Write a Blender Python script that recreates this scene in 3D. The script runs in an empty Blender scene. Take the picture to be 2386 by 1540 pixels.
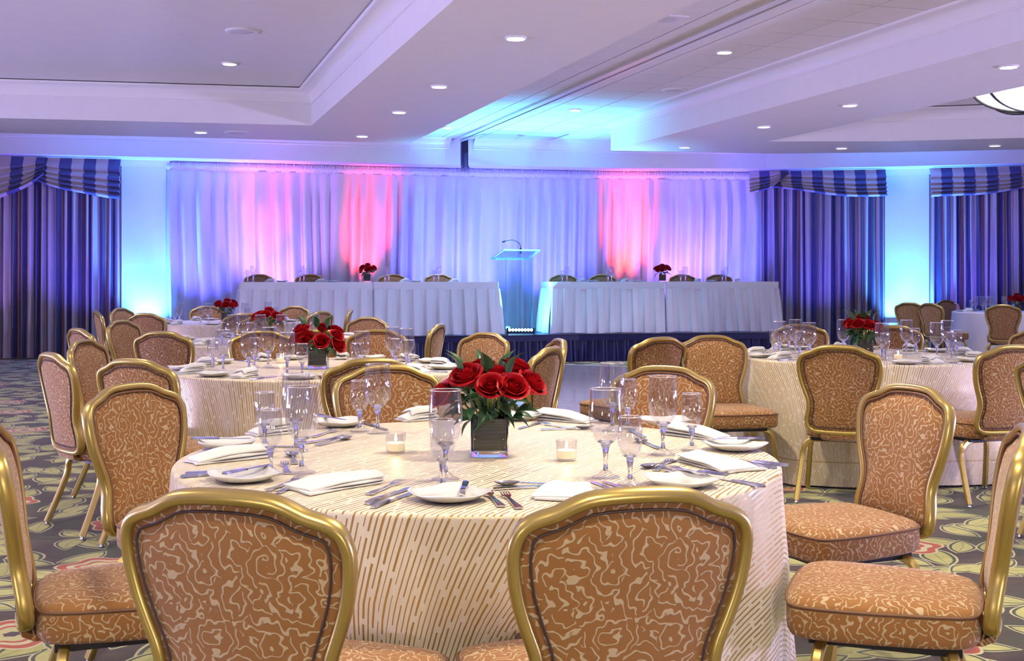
import bpy, math, random
from mathutils import Vector, Matrix
from mathutils.geometry import tessellate_polygon
random.seed(7)
SC = bpy.context.scene
COL = SC.collection
PI = math.pi

# ---------------------------------------------------------------- camera, world, exposure
EYE, F, CX, HOR = 1.29, 2750.0, 1193.0, 645.0      # eye height, focal length in px, centre column, horizon row (2386x1540 frame)
cam_d = bpy.data.cameras.new('camera')
cam = bpy.data.objects.new('camera', cam_d)
COL.objects.link(cam)
cam.location = (0, 0, EYE)
cam.rotation_euler = (PI/2, 0, 0)
cam_d.sensor_width = 36.0
cam_d.lens = F/2386*36
cam_d.shift_y = (HOR-770)/2386
cam_d.clip_start = 0.05
cam_d.clip_end = 200
SC.camera = cam

world = bpy.data.worlds.new('world')
SC.world = world
world.use_nodes = True
world.node_tree.nodes['Background'].inputs[0].default_value = (0.35, 0.33, 0.55, 1)
world.node_tree.nodes['Background'].inputs[1].default_value = 0.0

SC.view_settings.view_transform = 'Standard'
SC.view_settings.look = 'None'
SC.view_settings.gamma = 1.0
SC.view_settings.use_curve_mapping = False
SC.view_settings.exposure = 1.15
cy = SC.cycles
cy.max_bounces = 10
cy.use_adaptive_sampling = True
cy.adaptive_threshold = 0.05
cy.time_limit = 1000
cy.use_auto_tile = False
cy.diffuse_bounces = 3
cy.glossy_bounces = 4
cy.transmission_bounces = 10
cy.transparent_max_bounces = 24
cy.caustics_reflective = False
cy.caustics_refractive = False
cy.sample_clamp_indirect = 4.0
cy.blur_glossy = 0.5

# light levels (colour, watts)
WARM = (1.0, 0.85, 0.62)
DOWN_W = 98.0            # each recessed downlight
BLUE = (0.10, 0.09, 1.0)
CYAN = (0.06, 0.30, 1.0)
RED = (1.0, 0.05, 0.10)
VIOLET = (0.38, 0.18, 1.0)
LAVENDER = (0.51, 0.44, 1.0)
WASH_W = 1650.0          # each unseen fill light added by the side walls

def spot(name, loc, target, color, watts, size=60, blend=0.5, radius=0.08):
    d = bpy.data.lights.new(name, 'SPOT')
    d.energy = watts; d.color = color
    d.spot_size = math.radians(size); d.spot_blend = blend
    d.shadow_soft_size = radius
    o = bpy.data.objects.new(name, d); COL.objects.link(o)
    o.location = loc
    v = Vector(target)-Vector(loc)
    o.rotation_euler = v.to_track_quat('-Z', 'Y').to_euler()
    return o
def point(name, loc, color, watts, radius=0.05):
    d = bpy.data.lights.new(name, 'POINT')
    d.energy = watts; d.color = color; d.shadow_soft_size = radius
    o = bpy.data.objects.new(name, d); COL.objects.link(o); o.location = loc
    return o

# ---------------------------------------------------------------- plan helpers: a picture point at a known height gives its place in the room
def P(px, py, h=0.0):
    y = (EYE-h)*F/(py-HOR)
    return ((px-CX)/F*y, y)
def XA(px, y): return (px-CX)/F*y

# ---------------------------------------------------------------- node DSL
class NT:
    def __init__(s, name):
        s.m = bpy.data.materials.new(name); s.m.use_nodes = True
        s.t = s.m.node_tree; s.t.nodes.clear()
        s.out = s.t.nodes.new('ShaderNodeOutputMaterial')
    def n(s, typ, **kw):
        nd = s.t.nodes.new(typ)
        for k, v in kw.items(): setattr(nd, k, v)
        return nd
    def set(s, sock, v):
        if isinstance(v, bpy.types.NodeSocket): s.t.links.new(v, sock)
        elif v is not None:
            try: sock.default_value = v
            except Exception: sock.default_value = (*v, 1) if len(v) == 3 else v
    def math(s, op, a, b=None, c=None, clamp=False):
        nd = s.n('ShaderNodeMath', operation=op, use_clamp=clamp)
        s.set(nd.inputs[0], a)
        if b is not None: s.set(nd.inputs[1], b)
        if c is not None: s.set(nd.inputs[2], c)
        return nd.outputs[0]
    def vmath(s, op, a, b=None, scale=None):
        nd = s.n('ShaderNodeVectorMath', operation=op)
        s.set(nd.inputs[0], a)
        if b is not None: s.set(nd.inputs[1], b)
        if scale is not None: s.set(nd.inputs[3], scale)
        return nd.outputs['Value'] if op in ('LENGTH', 'DOT_PRODUCT') else nd.outputs[0]
    def mix(s, fac, a, b):
        nd = s.n('ShaderNodeMix', data_type='RGBA')
        s.set(nd.inputs[0], fac); s.set(nd.inputs[6], a); s.set(nd.inputs[7], b)
        return nd.outputs[2]
    def ss(s, v, lo, hi):
        nd = s.n('ShaderNodeMapRange', interpolation_type='SMOOTHSTEP')
        s.set(nd.inputs[0], v); nd.inputs[1].default_value = lo; nd.inputs[2].default_value = hi
        return nd.outputs[0]
    def noise(s, vec, scale, detail=2, rough=0.5, dim='3D', dist=0.0):
        nd = s.n('ShaderNodeTexNoise', noise_dimensions=dim)
        s.set(nd.inputs['Vector'], vec)
        nd.inputs['Scale'].default_value = scale; nd.inputs['Detail'].default_value = detail
        nd.inputs['Roughness'].default_value = rough; nd.inputs['Distortion'].default_value = dist
        return nd.outputs[0], nd.outputs[1]
    def uv(s): return s.n('ShaderNodeTexCoord').outputs['UV']
    def obj(s): return s.n('ShaderNodeTexCoord').outputs['Object']
    def xyz(s, v):
        nd = s.n('ShaderNodeSeparateXYZ'); s.set(nd.inputs[0], v); return nd.outputs
    def comb(s, x, y, z=0.0):
        nd = s.n('ShaderNodeCombineXYZ'); s.set(nd.inputs[0], x); s.set(nd.inputs[1], y); s.set(nd.inputs[2], z); return nd.outputs[0]
    def bsdf(s, color, rough=0.6, metal=0.0, spec=0.5, bump=None, bump_d=0.002, emis=None, emis_s=0.0, trans=0.0, ior=1.45, sheen=0.0, coat=0.0):
        b = s.n('ShaderNodeBsdfPrincipled')
        s.set(b.inputs['Base Color'], color if not isinstance(color, tuple) else (*color[:3], 1))
        s.set(b.inputs['Roughness'], rough); s.set(b.inputs['Metallic'], metal)
        b.inputs['IOR'].default_value = ior
        b.inputs['Specular IOR Level'].default_value = spec
        b.inputs['Transmission Weight'].default_value = trans
        b.inputs['Sheen Weight'].default_value = sheen
        b.inputs['Coat Weight'].default_value = coat
        if emis is not None:
            b.inputs['Emission Color'].default_value = (*emis, 1); b.inputs['Emission Strength'].default_value = emis_s
        if bump is not None:
            bn = s.n('ShaderNodeBump'); s.set(bn.inputs['Height'], bump)
            bn.inputs['Distance'].default_value = bump_d; bn.inputs['Strength'].default_value = 0.6
            s.t.links.new(bn.outputs[0], b.inputs['Normal'])
        return b.outputs[0]
    def done(s, shader):
        s.t.links.new(shader, s.out.inputs[0]); return s.m

M = {}
def simple(name, color, rough=0.6, metal=0.0, **kw):
    t = NT(name)
    if kw.pop('grain', False):
        f, _ = t.noise(t.obj(), 6.0, 3)
        c = t.mix(t.math('MULTIPLY', f, 0.5), (*color, 1), tuple(x*0.86 for x in color)+(1,))
    else: c = color
    M[name] = t.done(t.bsdf(c, rough, metal, **kw)); return M[name]

simple('paint', (0.80, 0.79, 0.78), 0.55, grain=True)
simple('crown', (0.80, 0.79, 0.77), 0.28)
simple('tile', (0.80, 0.79, 0.80), 0.8, grain=True)
simple('tile_gap_slot_shade', (0.16, 0.15, 0.19), 0.8)
simple('dark_metal', (0.03, 0.03, 0.035), 0.4, 0.6)
simple('white_metal', (0.75, 0.75, 0.76), 0.4)
simple('white_plaster', (0.78, 0.78, 0.80), 0.5, grain=True)
simple('gold', (0.56, 0.42, 0.13), 0.32, 0.80, grain=True, coat=0.15)
simple('chrome', (0.75, 0.75, 0.77), 0.13, 1.0)
simple('steel', (0.78, 0.78, 0.79), 0.14, 1.0)
simple('porcelain', (0.74, 0.74, 0.73), 0.12, coat=0.3)
simple('napkin', (0.72, 0.72, 0.715), 0.85, sheen=0.2)
simple('rubber', (0.02, 0.02, 0.02), 0.6)
simple('wax', (0.9, 0.82, 0.62), 0.5, emis=(1.0, 0.75, 0.40), emis_s=0.35)
simple('flame', (1, 0.8, 0.4), 0.5, emis=(1.0, 0.72, 0.30), emis_s=18.0)
simple('stem_green', (0.16, 0.28, 0.06), 0.5)
simple('pale_green', (0.35, 0.5, 0.12), 0.5)
simple('piping', (0.20, 0.10, 0.055), 0.7)
simple('seam', (0.06, 0.035, 0.03), 0.8)
simple('stage_deck', (0.005, 0.006, 0.03), 0.3)  # blue of the LED light is put into this dark base colour
simple('lamp_on', (1, 1, 1), 0.4, emis=(1.0, 0.95, 0.85), emis_s=9.0)
simple('bowl_on', (0.95, 0.93, 0.9), 0.4, emis=(1.0, 0.96, 0.90), emis_s=1.3)
simple('led_on', (0.6, 0.95, 1), 0.3, emis=(0.35, 0.9, 1.0), emis_s=9.0)
simple('grille', (0.62, 0.62, 0.66), 0.6)

# rose petal, leaf
t = NT('petal')
f, _ = t.noise(t.obj(), 40, 2)
c = t.mix(f, (0.30, 0.002, 0.008, 1), (0.55, 0.008, 0.014, 1))
M['petal'] = t.done(t.bsdf(c, 0.5, spec=0.3))
t = NT('leaf')
f, _ = t.noise(t.obj(), 30, 3)
c = t.mix(f, (0.012, 0.06, 0.028, 1), (0.05, 0.13, 0.05, 1))
M['leaf'] = t.done(t.bsdf(c, 0.35))
t = NT('leaf_wrap')
o = t.obj()
st, _ = t.noise(t.vmath('MULTIPLY', o, (3, 3, 160)), 1.0, 3, 0.6)
c = t.mix(t.ss(st, 0.50, 0.68), (0.006, 0.012, 0.005, 1), (0.20, 0.25, 0.07, 1))
M['leaf_wrap'] = t.done(t.bsdf(c, 0.4))

# thin clear glass (bowls), solid clear glass (stems, feet, vase), acrylic
t = NT('glass_thin')
lw = t.n('ShaderNodeLayerWeight'); lw.inputs[0].default_value = 0.5
fac = t.math('ADD', t.math('MULTIPLY', t.math('POWER', lw.outputs['Facing'], 3.0), 0.55), 0.06, clamp=True)
tr = t.n('ShaderNodeBsdfTransparent'); tr.inputs[0].default_value = (0.93, 0.93, 0.95, 1)
gl = t.n('ShaderNodeBsdfGlossy'); gl.inputs[0].default_value = (1, 1, 1, 1); gl.inputs['Roughness'].default_value = 0.04
mx = t.n('ShaderNodeMixShader'); t.set(mx.inputs[0], fac)
t.t.links.new(tr.outputs[0], mx.inputs[1]); t.t.links.new(gl.outputs[0], mx.inputs[2])
M['glass_thin'] = t.done(mx.outputs[0])
t = NT('glass')
g = t.n('ShaderNodeBsdfGlass'); g.inputs['Color'].default_value = (0.97, 0.98, 0.98, 1); g.inputs['IOR'].default_value = 1.47; g.inputs['Roughness'].default_value = 0.02
M['glass'] = t.done(g.outputs[0])
t = NT('acrylic')
lw = t.n('ShaderNodeLayerWeight'); lw.inputs[0].default_value = 0.5
fac = t.math('ADD', t.math('MULTIPLY', t.math('POWER', lw.outputs['Facing'], 3.0), 0.6), 0.05, clamp=True)
tr = t.n('ShaderNodeBsdfTransparent'); tr.inputs[0].default_value = (0.86, 0.93, 0.97, 1)
gl = t.n('ShaderNodeBsdfGlossy'); gl.inputs[0].default_value = (0.9, 1, 1, 1); gl.inputs['Roughness'].default_value = 0.05
mx = t.n('ShaderNodeMixShader'); t.set(mx.inputs[0], fac)
t.t.links.new(tr.outputs[0], mx.inputs[1]); t.t.links.new(gl.outputs[0], mx.inputs[2])
M['acrylic'] = t.done(mx.outputs[0])
simple('acrylic_edge', (0.45, 0.85, 0.88), 0.2)

# chair fabric: tan ground with short pale squiggles
t = NT('chair_fabric')
uv = t.uv()
wq, wc = t.noise(uv, 28.0, 1, dim='2D')
q = t.vmath('ADD', uv, t.vmath('SCALE', t.vmath('SUBTRACT', wc, (0.5, 0.5, 0.5)), scale=0.03))
vn = t.n('ShaderNodeTexVoronoi', voronoi_dimensions='2D', feature='F1'); t.set(vn.inputs['Vector'], q); vn.inputs['Scale'].default_value = 17.0
vr = t.n('ShaderNodeVectorRotate', rotation_type='Z_AXIS'); t.set(vr.inputs['Vector'], t.vmath('SUBTRACT', q, vn.outputs['Position']))
t.set(vr.inputs['Angle'], t.math('MULTIPLY', t.xyz(vn.outputs['Color'])[0], 6.283))
x, y, z = t.xyz(vr.outputs[0])[:3]
x = t.math('SQRT', t.math('ADD', t.math('POWER', t.math('ADD', x, 0.026), 2.0), t.math('POWER', y, 2.0)))
nz, _ = t.noise(uv, 58.0, 0, dim='2D')
fr = t.math('FRACT', t.math('ADD', t.math('MULTIPLY', x, 52.0), t.math('MULTIPLY', nz, 0.9)))
line = t.ss(t.math('ABSOLUTE', t.math('SUBTRACT', fr, 0.5)), 0.145, 0.085)
g1, _ = t.noise(uv, 700, 2)
ground = t.mix(g1, (0.25, 0.108, 0.028, 1), (0.37, 0.172, 0.052, 1))
c = t.mix(t.math('MULTIPLY', line, 0.85), ground, (0.56, 0.44, 0.27, 1))
M['chair_fabric'] = t.done(t.bsdf(c, 0.8, spec=0.25, sheen=0.25, bump=line, bump_d=0.0015))

# tablecloth: cream with broken gold stripes (UV = flat cloth in metres)
t = NT('cloth')
uv = t.uv()
x, y, z = t.xyz(uv)[:3]
w1, _ = t.noise(uv, 2.0, 1)
s0 = t.math('DIVIDE', t.math('ADD', x, t.math('MULTIPLY', w1, 0.012)), 0.0142)
idx = t.math('FLOOR', s0); fr = t.math('FRACT', s0)
wn = t.n('ShaderNodeTexWhiteNoise', noise_dimensions='1D'); t.set(wn.inputs['W'], idx)
r1 = wn.outputs['Value']
ln = t.math('FRACT', t.math('ADD', t.math('MULTIPLY', y, t.math('ADD', t.math('MULTIPLY', r1, 3.0), 4.0)), t.math('MULTIPLY', r1, 17.3)))
dash = t.ss(t.math('ABSOLUTE', t.math('SUBTRACT', ln, 0.5)), 0.46, 0.44)
hw = t.math('ADD', t.math('MULTIPLY', r1, 0.14), 0.09)
d = t.math('ABSOLUTE', t.math('SUBTRACT', fr, 0.5))
band = t.math('LESS_THAN', d, hw)
mask = t.math('MULTIPLY', band, dash)
fine, _ = t.noise(t.vmath('MULTIPLY', uv, (260, 30, 1)), 1.0, 2)
cream = t.mix(fine, (0.68, 0.62, 0.48, 1), (0.80, 0.74, 0.60, 1))
goldc = t.mix(fine, (0.40, 0.25, 0.07, 1), (0.60, 0.42, 0.15, 1))
c = t.mix(mask, cream, goldc)
rr_ = t.vmath('LENGTH', uv)
c = t.mix(t.math('MULTIPLY', t.math('LESS_THAN', t.math('ABSOLUTE', t.math('SUBTRACT', rr_, 1.47)), 0.004), 0.8), c, (0.45, 0.30, 0.10, 1))
M['cloth'] = t.done(t.bsdf(c, t.math('SUBTRACT', 0.55, t.math('MULTIPLY', mask, 0.2)), t.math('MULTIPLY', mask, 0.45), spec=0.4, sheen=0.2))

simple('plain_cloth', (0.80, 0.78, 0.82), 0.7, sheen=0.2)
simple('skirt_white', (0.82, 0.82, 0.86), 0.75, sheen=0.15)
simple('stage_skirt', (0.004, 0.006, 0.065), 0.35, spec=0.5)  # skirt colour also carries the blue of the LED light

# sheer white drape
t = NT('sheer')
f, _ = t.noise(t.vmath('MULTIPLY', t.obj(), (90, 90, 3)), 1.0, 2)
c = t.mix(f, (0.80, 0.79, 0.84, 1), (0.90, 0.89, 0.92, 1))
df = t.bsdf(c, 0.7, spec=0.2)
tl = t.n('ShaderNodeBsdfTranslucent'); tl.inputs[0].default_value = (0.85, 0.85, 0.9, 1)
mx = t.n('ShaderNodeMixShader'); mx.inputs[0].default_value = 0.25
t.t.links.new(df, mx.inputs[1]); t.t.links.new(tl.outputs[0], mx.inputs[2])
M['sheer'] = t.done(mx.outputs[0])

# satin stripes for the window curtains and swags (UV.x in metres of cloth)
def satin(name, period, seq, rough=0.32):
    t = NT(name)
    x, y, z = t.xyz(t.uv())[:3]
    fr = t.math('FRACT', t.math('DIVIDE', x, period))
    c = None
    for k, (start, colr) in enumerate(seq):
        c = (*colr, 1) if c is None else t.mix(t.math('GREATER_THAN', fr, start), c, (*colr, 1))
    fine, _ = t.noise(t.vmath('MULTIPLY', t.uv(), (60, 6, 1)), 1.0, 3)
    M[name] = t.done(t.bsdf(t.mix(t.math('MULTIPLY', fine, 0.25), c, (0.3, 0.25, 0.3, 1)), rough, spec=0.6, sheen=0.2, bump=fine, bump_d=0.004))
NAVY, CREAM, TAN = (0.018, 0.018, 0.11), (0.52, 0.42, 0.42), (0.20, 0.09, 0.08)
satin('curtain_satin', 0.62, [(0, CREAM), (0.30, NAVY), (0.56, TAN), (0.72, CREAM), (0.84, NAVY)])
satin('swag_satin', 0.36, [(0, CREAM), (0.5, (0.03, 0.04, 0.20))])

# dance floor panel wood
t = NT('parquet')
o = t.obj()
g, _ = t.noise(t.vmath('MULTIPLY', o, (3, 40, 3)), 1.0, 3)
c = t.mix(g, (0.34, 0.27, 0.27, 1), (0.52, 0.42, 0.40, 1))
M['parquet'] = t.done(t.bsdf(c, 0.13, spec=0.6))

# patterned carpet (object space = metres)
t = NT('carpet')
o = t.obj()
wn_, wnc = t.noise(o, 3.0, 2)
p = t.vmath('ADD', o, t.vmath('SCALE', t.vmath('SUBTRACT', wnc, (0.5, 0.5, 0.5)), scale=0.06))
st, _ = t.noise(t.vmath('MULTIPLY', o, (4, 110, 1)), 1.0, 2)
big, _ = t.noise(o, 2.2, 2)
base = t.mix(t.ss(st, 0.35, 0.65), (0.022, 0.013, 0.014, 1), (0.066, 0.038, 0.022, 1))
base = t.mix(t.math('MULTIPLY', t.ss(big, 0.45, 0.62), 0.8), base, (0.035, 0.050, 0.018, 1))
def vor(scale, off, rnd=1.0):
    vn = t.n('ShaderNodeTexVoronoi', voronoi_dimensions='2D', feature='F1')
    q = t.vmath('ADD', p, off)
    t.set(vn.inputs['Vector'], q); vn.inputs['Scale'].default_value = scale; vn.inputs['Randomness'].default_value = rnd
    return t.vmath('SUBTRACT', q, vn.outputs['Position']), t.xyz(vn.outputs['Color'])
def leaves(col, scale, off, a, b, green):
    loc, rc = vor(scale, off)
    vr = t.n('ShaderNodeVectorRotate', rotation_type='Z_AXIS'); t.set(vr.inputs['Vector'], loc)
    t.set(vr.inputs['Angle'], t.math('MULTIPLY', rc[0], 6.283))
    lx, ly, _z = t.xyz(vr.outputs[0])[:3]
    u = t.math('DIVIDE', lx, a); vv = t.math('DIVIDE', t.math('ABSOLUTE', t.math('ADD', ly, t.math('MULTIPLY', t.math('MULTIPLY', u, u), b*0.35))), b)
    m = t.math('SUBTRACT', t.math('SUBTRACT', 1.0, t.math('POWER', t.math('ABSOLUTE', u), 2.0)), vv)
    inner = t.ss(m, 0.10, 0.14); ring = t.ss(m, 0.28, 0.34)
    nn, _ = t.noise(o, 26.0, 3)
    g = t.mix(nn, green[0], green[1])
    col = t.mix(t.ss(m, -0.02, 0.01), col, (0.50, 0.48, 0.28, 1))
    col = t.mix(inner, col, (0.045, 0.065, 0.03, 1))
    col = t.mix(ring, col, g)
    vein = t.math('LESS_THAN', t.math('ABSOLUTE', vv), 0.06)
    return t.mix(t.math('MULTIPLY', t.math('MULTIPLY', vein, ring), 0.35), col, (0.10, 0.12, 0.05, 1))
c = leaves(base, 3.0, (0.3, 0.7, 0), 0.17, 0.085, ((0.30, 0.31, 0.08, 1), (0.52, 0.51, 0.18, 1)))
c = leaves(c, 3.4, (5.3, 2.1, 0), 0.15, 0.07, ((0.34, 0.35, 0.10, 1), (0.56, 0.54, 0.22, 1)))
loc, rc = vor(1.05, (9.1, 4.4, 0), 0.75)
lx, ly, _z = t.xyz(loc)[:3]
ang = t.math('ARCTAN2', ly, lx)
r = t.math('DIVIDE', t.vmath('LENGTH', loc), t.math('ADD', 1.0, t.math('MULTIPLY', t.math('COSINE', t.math('MULTIPLY', ang, 6.0)), 0.10)))
CRM, REDC = (0.55, 0.50, 0.30, 1), (0.42, 0.075, 0.035, 1)
for lim, cc in ((0.185, CRM), (0.172, REDC), (0.135, CRM), (0.105, REDC), (0.085, (0.50, 0.48, 0.22, 1)), (0.03, (0.05, 0.03, 0.04, 1))):
    c = t.mix(t.math('LESS_THAN', r, lim), c, cc)
pile, _ = t.noise(o, 900.0, 1)
M['carpet'] = t.done(t.bsdf(c, 0.95, spec=0.1, sheen=0.3, bump=pile, bump_d=0.003))

# ---------------------------------------------------------------- mesh helpers
class MB:
    def __init__(s): s.v = []; s.f = []; s.uv = []; s.mi = []
    def add(s, p, uv=None):
        s.v.append(tuple(p)); s.uv.append(uv if uv is not None else (p[0], p[1])); return len(s.v)-1
    def face(s, idx, mi=0): s.f.append(tuple(idx)); s.mi.append(mi)
    def grid(s, fn, nu, nv, closed_u=False, mi=0, uvf=None):
        base = len(s.v)
        cu = nu if closed_u else nu+1
        for j in range(nv+1):
            for i in range(cu):
                p = fn(i/nu, j/nv)
                s.add(p, uvf(i/nu, j/nv, p) if uvf else None)
        for j in range(nv):
            for i in range(nu):
                a = base+j*cu+i; b = base+j*cu+(i+1) % cu
                s.face((a, b, b+cu, a+cu), mi)
    def box(s, x0, x1, y0, y1, z0, z1, mi=0):
        b = len(s.v)
        for z in (z0, z1):
            for (x, y) in ((x0, y0), (x1, y0), (x1, y1), (x0, y1)): s.add((x, y, z))
        for q in ((0, 3, 2, 1), (4, 5, 6, 7), (0, 1, 5, 4), (1, 2, 6, 5), (2, 3, 7, 6), (3, 0, 4, 7)): s.face([b+k for k in q], mi)
    def loft(s, rings, cap0=True, cap1=True, mi=0, uvs=None):
        base = len(s.v); n = len(rings[0])
        for r, ring in enumerate(rings):
            for i, p in enumerate(ring): s.add(p, uvs[r][i] if uvs else None)
        for r in range(len(rings)-1):
            for i in range(n):
                a = base+r*n+i; b = base+r*n+(i+1) % n
                s.face((a, b, b+n, a+n), mi)
        if cap0: s.face([base+i for i in range(n)][::-1], mi)
        if cap1: s.face([base+(len(rings)-1)*n+i for i in range(n)], mi)
    def lathe(s, prof, n=24, mi=0, c=(0, 0)):
        base = len(s.v)
        for (r, z) in prof:
            for i in range(n):
                a = 2*PI*i/n; s.add((c[0]+r*math.cos(a), c[1]+r*math.sin(a), z))
        for j in range(len(prof)-1):
            for i in range(n):
                a = base+j*n+i; b = base+j*n+(i+1) % n
                s.face((a, b, b+n, a+n), mi)
        if prof[0][0] > 1e-4: s.face([base+i for i in range(n)][::-1], mi)
        if prof[-1][0] > 1e-4: s.face([base+(len(prof)-1)*n+i for i in range(n)], mi)
    def lathe_open(s, prof, n=24, mi=0):
        s.grid(lambda u, v: (lambda rz: (rz[0]*math.cos(2*PI*u), rz[0]*math.sin(2*PI*u), rz[1]))(prof[min(int(round(v*(len(prof)-1))), len(prof)-1)]), n, len(prof)-1, True, mi)
    def sweep(s, path, sec, closed=False, normal=None, mi=0, caps=True):
        """sweep a closed 2-D section along a path; normal = fixed vector for the section's second axis, or None"""
        n = len(path); m = len(sec); base = len(s.v)
        pts = [Vector(p) for p in path]
        T = []
        for i in range(n):
            if closed: d = pts[(i+1) % n]-pts[i-1]
            else: d = pts[min(i+1, n-1)]-pts[max(i-1, 0)]
            T.append(d.normalized())
        ref = None
        for i in range(n):
            if normal is not None: N = (normal[i] if isinstance(normal, list) else Vector(normal))
            else:
                if ref is None:
                    ref = Vector((0, 0, 1)) if abs(T[i].z) < 0.9 else Vector((1, 0, 0))
                N = ref
            N = (N-T[i]*N.dot(T[i])).normalized(); ref = N
            B = T[i].cross(N)
            for (a, b) in sec: s.add(pts[i]+B*a+N*b)
        for i in range(n if closed else n-1):
            for k in range(m):
                a = base+i*m+k; b = base+i*m+(k+1) % m
                c = base+((i+1) % n)*m+k; d = base+((i+1) % n)*m+(k+1) % m
                s.face((a, b, d, c), mi)
        if not closed and caps:
            s.face([base+k for k in range(m)][::-1], mi); s.face([base+(n-1)*m+k for k in range(m)], mi)
    def tube(s, path, r, n=8, closed=False, mi=0):
        s.sweep(path, [(r*math.cos(2*PI*k/n), r*math.sin(2*PI*k/n)) for k in range(n)], closed, None, mi)
    def poly(s, pts, mi=0):
        base = len(s.v)
        for p in pts: s.add(p)
        for tri in tessellate_polygon([[Vector(p) for p in pts]]): s.face([base+k for k in tri], mi)
    def mesh(s, name, mats, smooth=True):
        me = bpy.data.meshes.new(name)
        me.from_pydata(s.v, [], s.f)
        ul = me.uv_layers.new(name='UVMap')
        flat = []
        for l in me.loops: flat.extend(s.uv[l.vertex_index])
        ul.data.foreach_set('uv', flat)
        for m in (mats if isinstance(mats, (list, tuple)) else [mats]): me.materials.append(M[m])
        me.polygons.foreach_set('material_index', s.mi)
        me.polygons.foreach_set('use_smooth', [bool(smooth)]*len(me.polygons))
        me.update()
        if smooth and smooth != 'all': me.set_sharp_from_angle(angle=math.radians(42))
        return me

def put(name, me, parent=None, loc=None, rz=None):
    o = bpy.data.objects.new(name, me); COL.objects.link(o)
    if parent is not None: o.parent = parent
    if loc is not None: o.location = loc
    if rz is not None: o.rotation_euler = (0, 0, rz)
    return o
def tag(o, label=None, cat=None, group=None, kind=None):
    if label: o['label'] = label
    if cat: o['category'] = cat
    if group: o['group'] = group
    if kind: o['kind'] = kind
    return o
def thing(name, label, cat, loc=(0, 0, 0), rz=0.0, group=None, kind=None):
    o = bpy.data.objects.new(name, None); COL.objects.link(o)
    o.empty_display_size = 0.1
    o.location = loc; o.rotation_euler = (0, 0, rz)
    return tag(o, label, cat, group, kind)
def dup(root, loc, rz, label=None, group=None):
    r = root.copy(); COL.objects.link(r); r.location = loc; r.rotation_euler = (0, 0, rz)
    if label: r['label'] = label
    if group: r['group'] = group
    for ch in list(root.children):
        c = ch.copy(); COL.objects.link(c); c.parent = r
        for g in list(ch.children):
            d = g.copy(); COL.objects.link(d); d.parent = c
    return r
def spline(pts, per=6, closed=True):
    out = []; n = len(pts); P_ = [Vector(p) for p in pts]
    for i in range(n if closed else n-1):
        p0, p1, p2, p3 = (P_[(i-1) % n], P_[i], P_[(i+1) % n], P_[(i+2) % n]) if closed else (P_[max(i-1, 0)], P_[i], P_[i+1], P_[min(i+2, n-1)])
        for k in range(per):
            u = k/per
            out.append(0.5*((2*p1)+(p2-p0)*u+(2*p0-5*p1+4*p2-p3)*u*u+(3*p1-p0-3*p2+p3)*u**3))
    if not closed: out.append(P_[-1].copy())
    return out
def rrect(w, d, n=3, e=3.2):
    k = 4*n
    out = []
    for i in range(k):
        a = 2*PI*(i+0.5)/k; c, s_ = math.cos(a), math.sin(a)
        out.append((math.copysign(abs(c)**(2/e), c)*w/2, math.copysign(abs(s_)**(2/e), s_)*d/2))
    return out
# ================================================================ THE ROOM
H1, H2, HB = 3.157, 3.59, 3.157          # lower ceiling, recessed ceiling, underside of the beam along the back
VPX = 325.0
DV = Vector((VPX-CX, F)).normalized()     # the room's long direction in plan
def V2(p): return Vector((p[0], p[1]))
def along(p, dy):                          # from plan point p move along the room's long direction until depth dy
    k = (dy-p[1])/DV.y
    return (p[0]+DV.x*k, dy)
NEAR = -5.0
# beam line at the back of the room (plan of its lower front edge)
beam_px = [(0, 357), (540, 370.5), (1065, 384), (1424, 391), (1786, 393), (2080, 388), (2386, 380)]
beam = [P(x, y, HB) for x, y in beam_px]
def ext(a, b, x):
    k = (x-a[0])/(b[0]-a[0]); return (x, a[1]+(b[1]-a[1])*k)
beam = [ext(beam[1], beam[0], -13.0)]+beam+[ext(beam[-2], beam[-1], 13.0)]
def by(x):
    for a, b in zip(beam, beam[1:]):
        if a[0] <= x <= b[0]: return a[1]+(b[1]-a[1])*(x-a[0])/(b[0]-a[0])
    return beam[-1][1] if x > beam[-1][0] else beam[0][1]
def wp(px, off):                           # plan point on the line `off` behind the beam seen in picture column px
    x = 0.0
    for _ in range(30): x = (px-CX)/F*(by(x)+off)
    return (x, by(x)+off)
def line_pts(x0, x1, off):
    xs = [x0]+[b[0] for b in beam if x0 < b[0] < x1]+[x1]
    return [(x, by(x)+off) for x in xs]

# ---- floor
b = MB(); b.box(-13, 13, NEAR, 24, -0.1, 0.0)
tag(put('floor', b.mesh('floor', 'carpet', False)), kind='structure', label='brown carpet with pale green leaves and red flowers')
# ---- outer walls
b = MB()
wl = line_pts(-13, 13, 0.85)
for (x0, y0), (x1, y1) in zip(wl, wl[1:]):
    b.poly([(x0, y0, 0), (x1, y1, 0), (x1, y1, H2), (x0, y0, H2)])
tag(put('wall_back', b.mesh('wall_back', 'white_plaster', False)), kind='structure')
for nm, q in (('wall_left', [(-13, NEAR), (-13, 19)]), ('wall_right', [(13, NEAR), (13, 23)]), ('wall_front', [(-13, NEAR), (13, NEAR)])):
    b = MB(); (x0, y0), (x1, y1) = q
    b.poly([(x0, y0, 0), (x1, y1, 0), (x1, y1, H2), (x0, y0, H2)])
    tag(put(nm, b.mesh(nm, 'white_plaster', False)), kind='structure')

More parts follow.
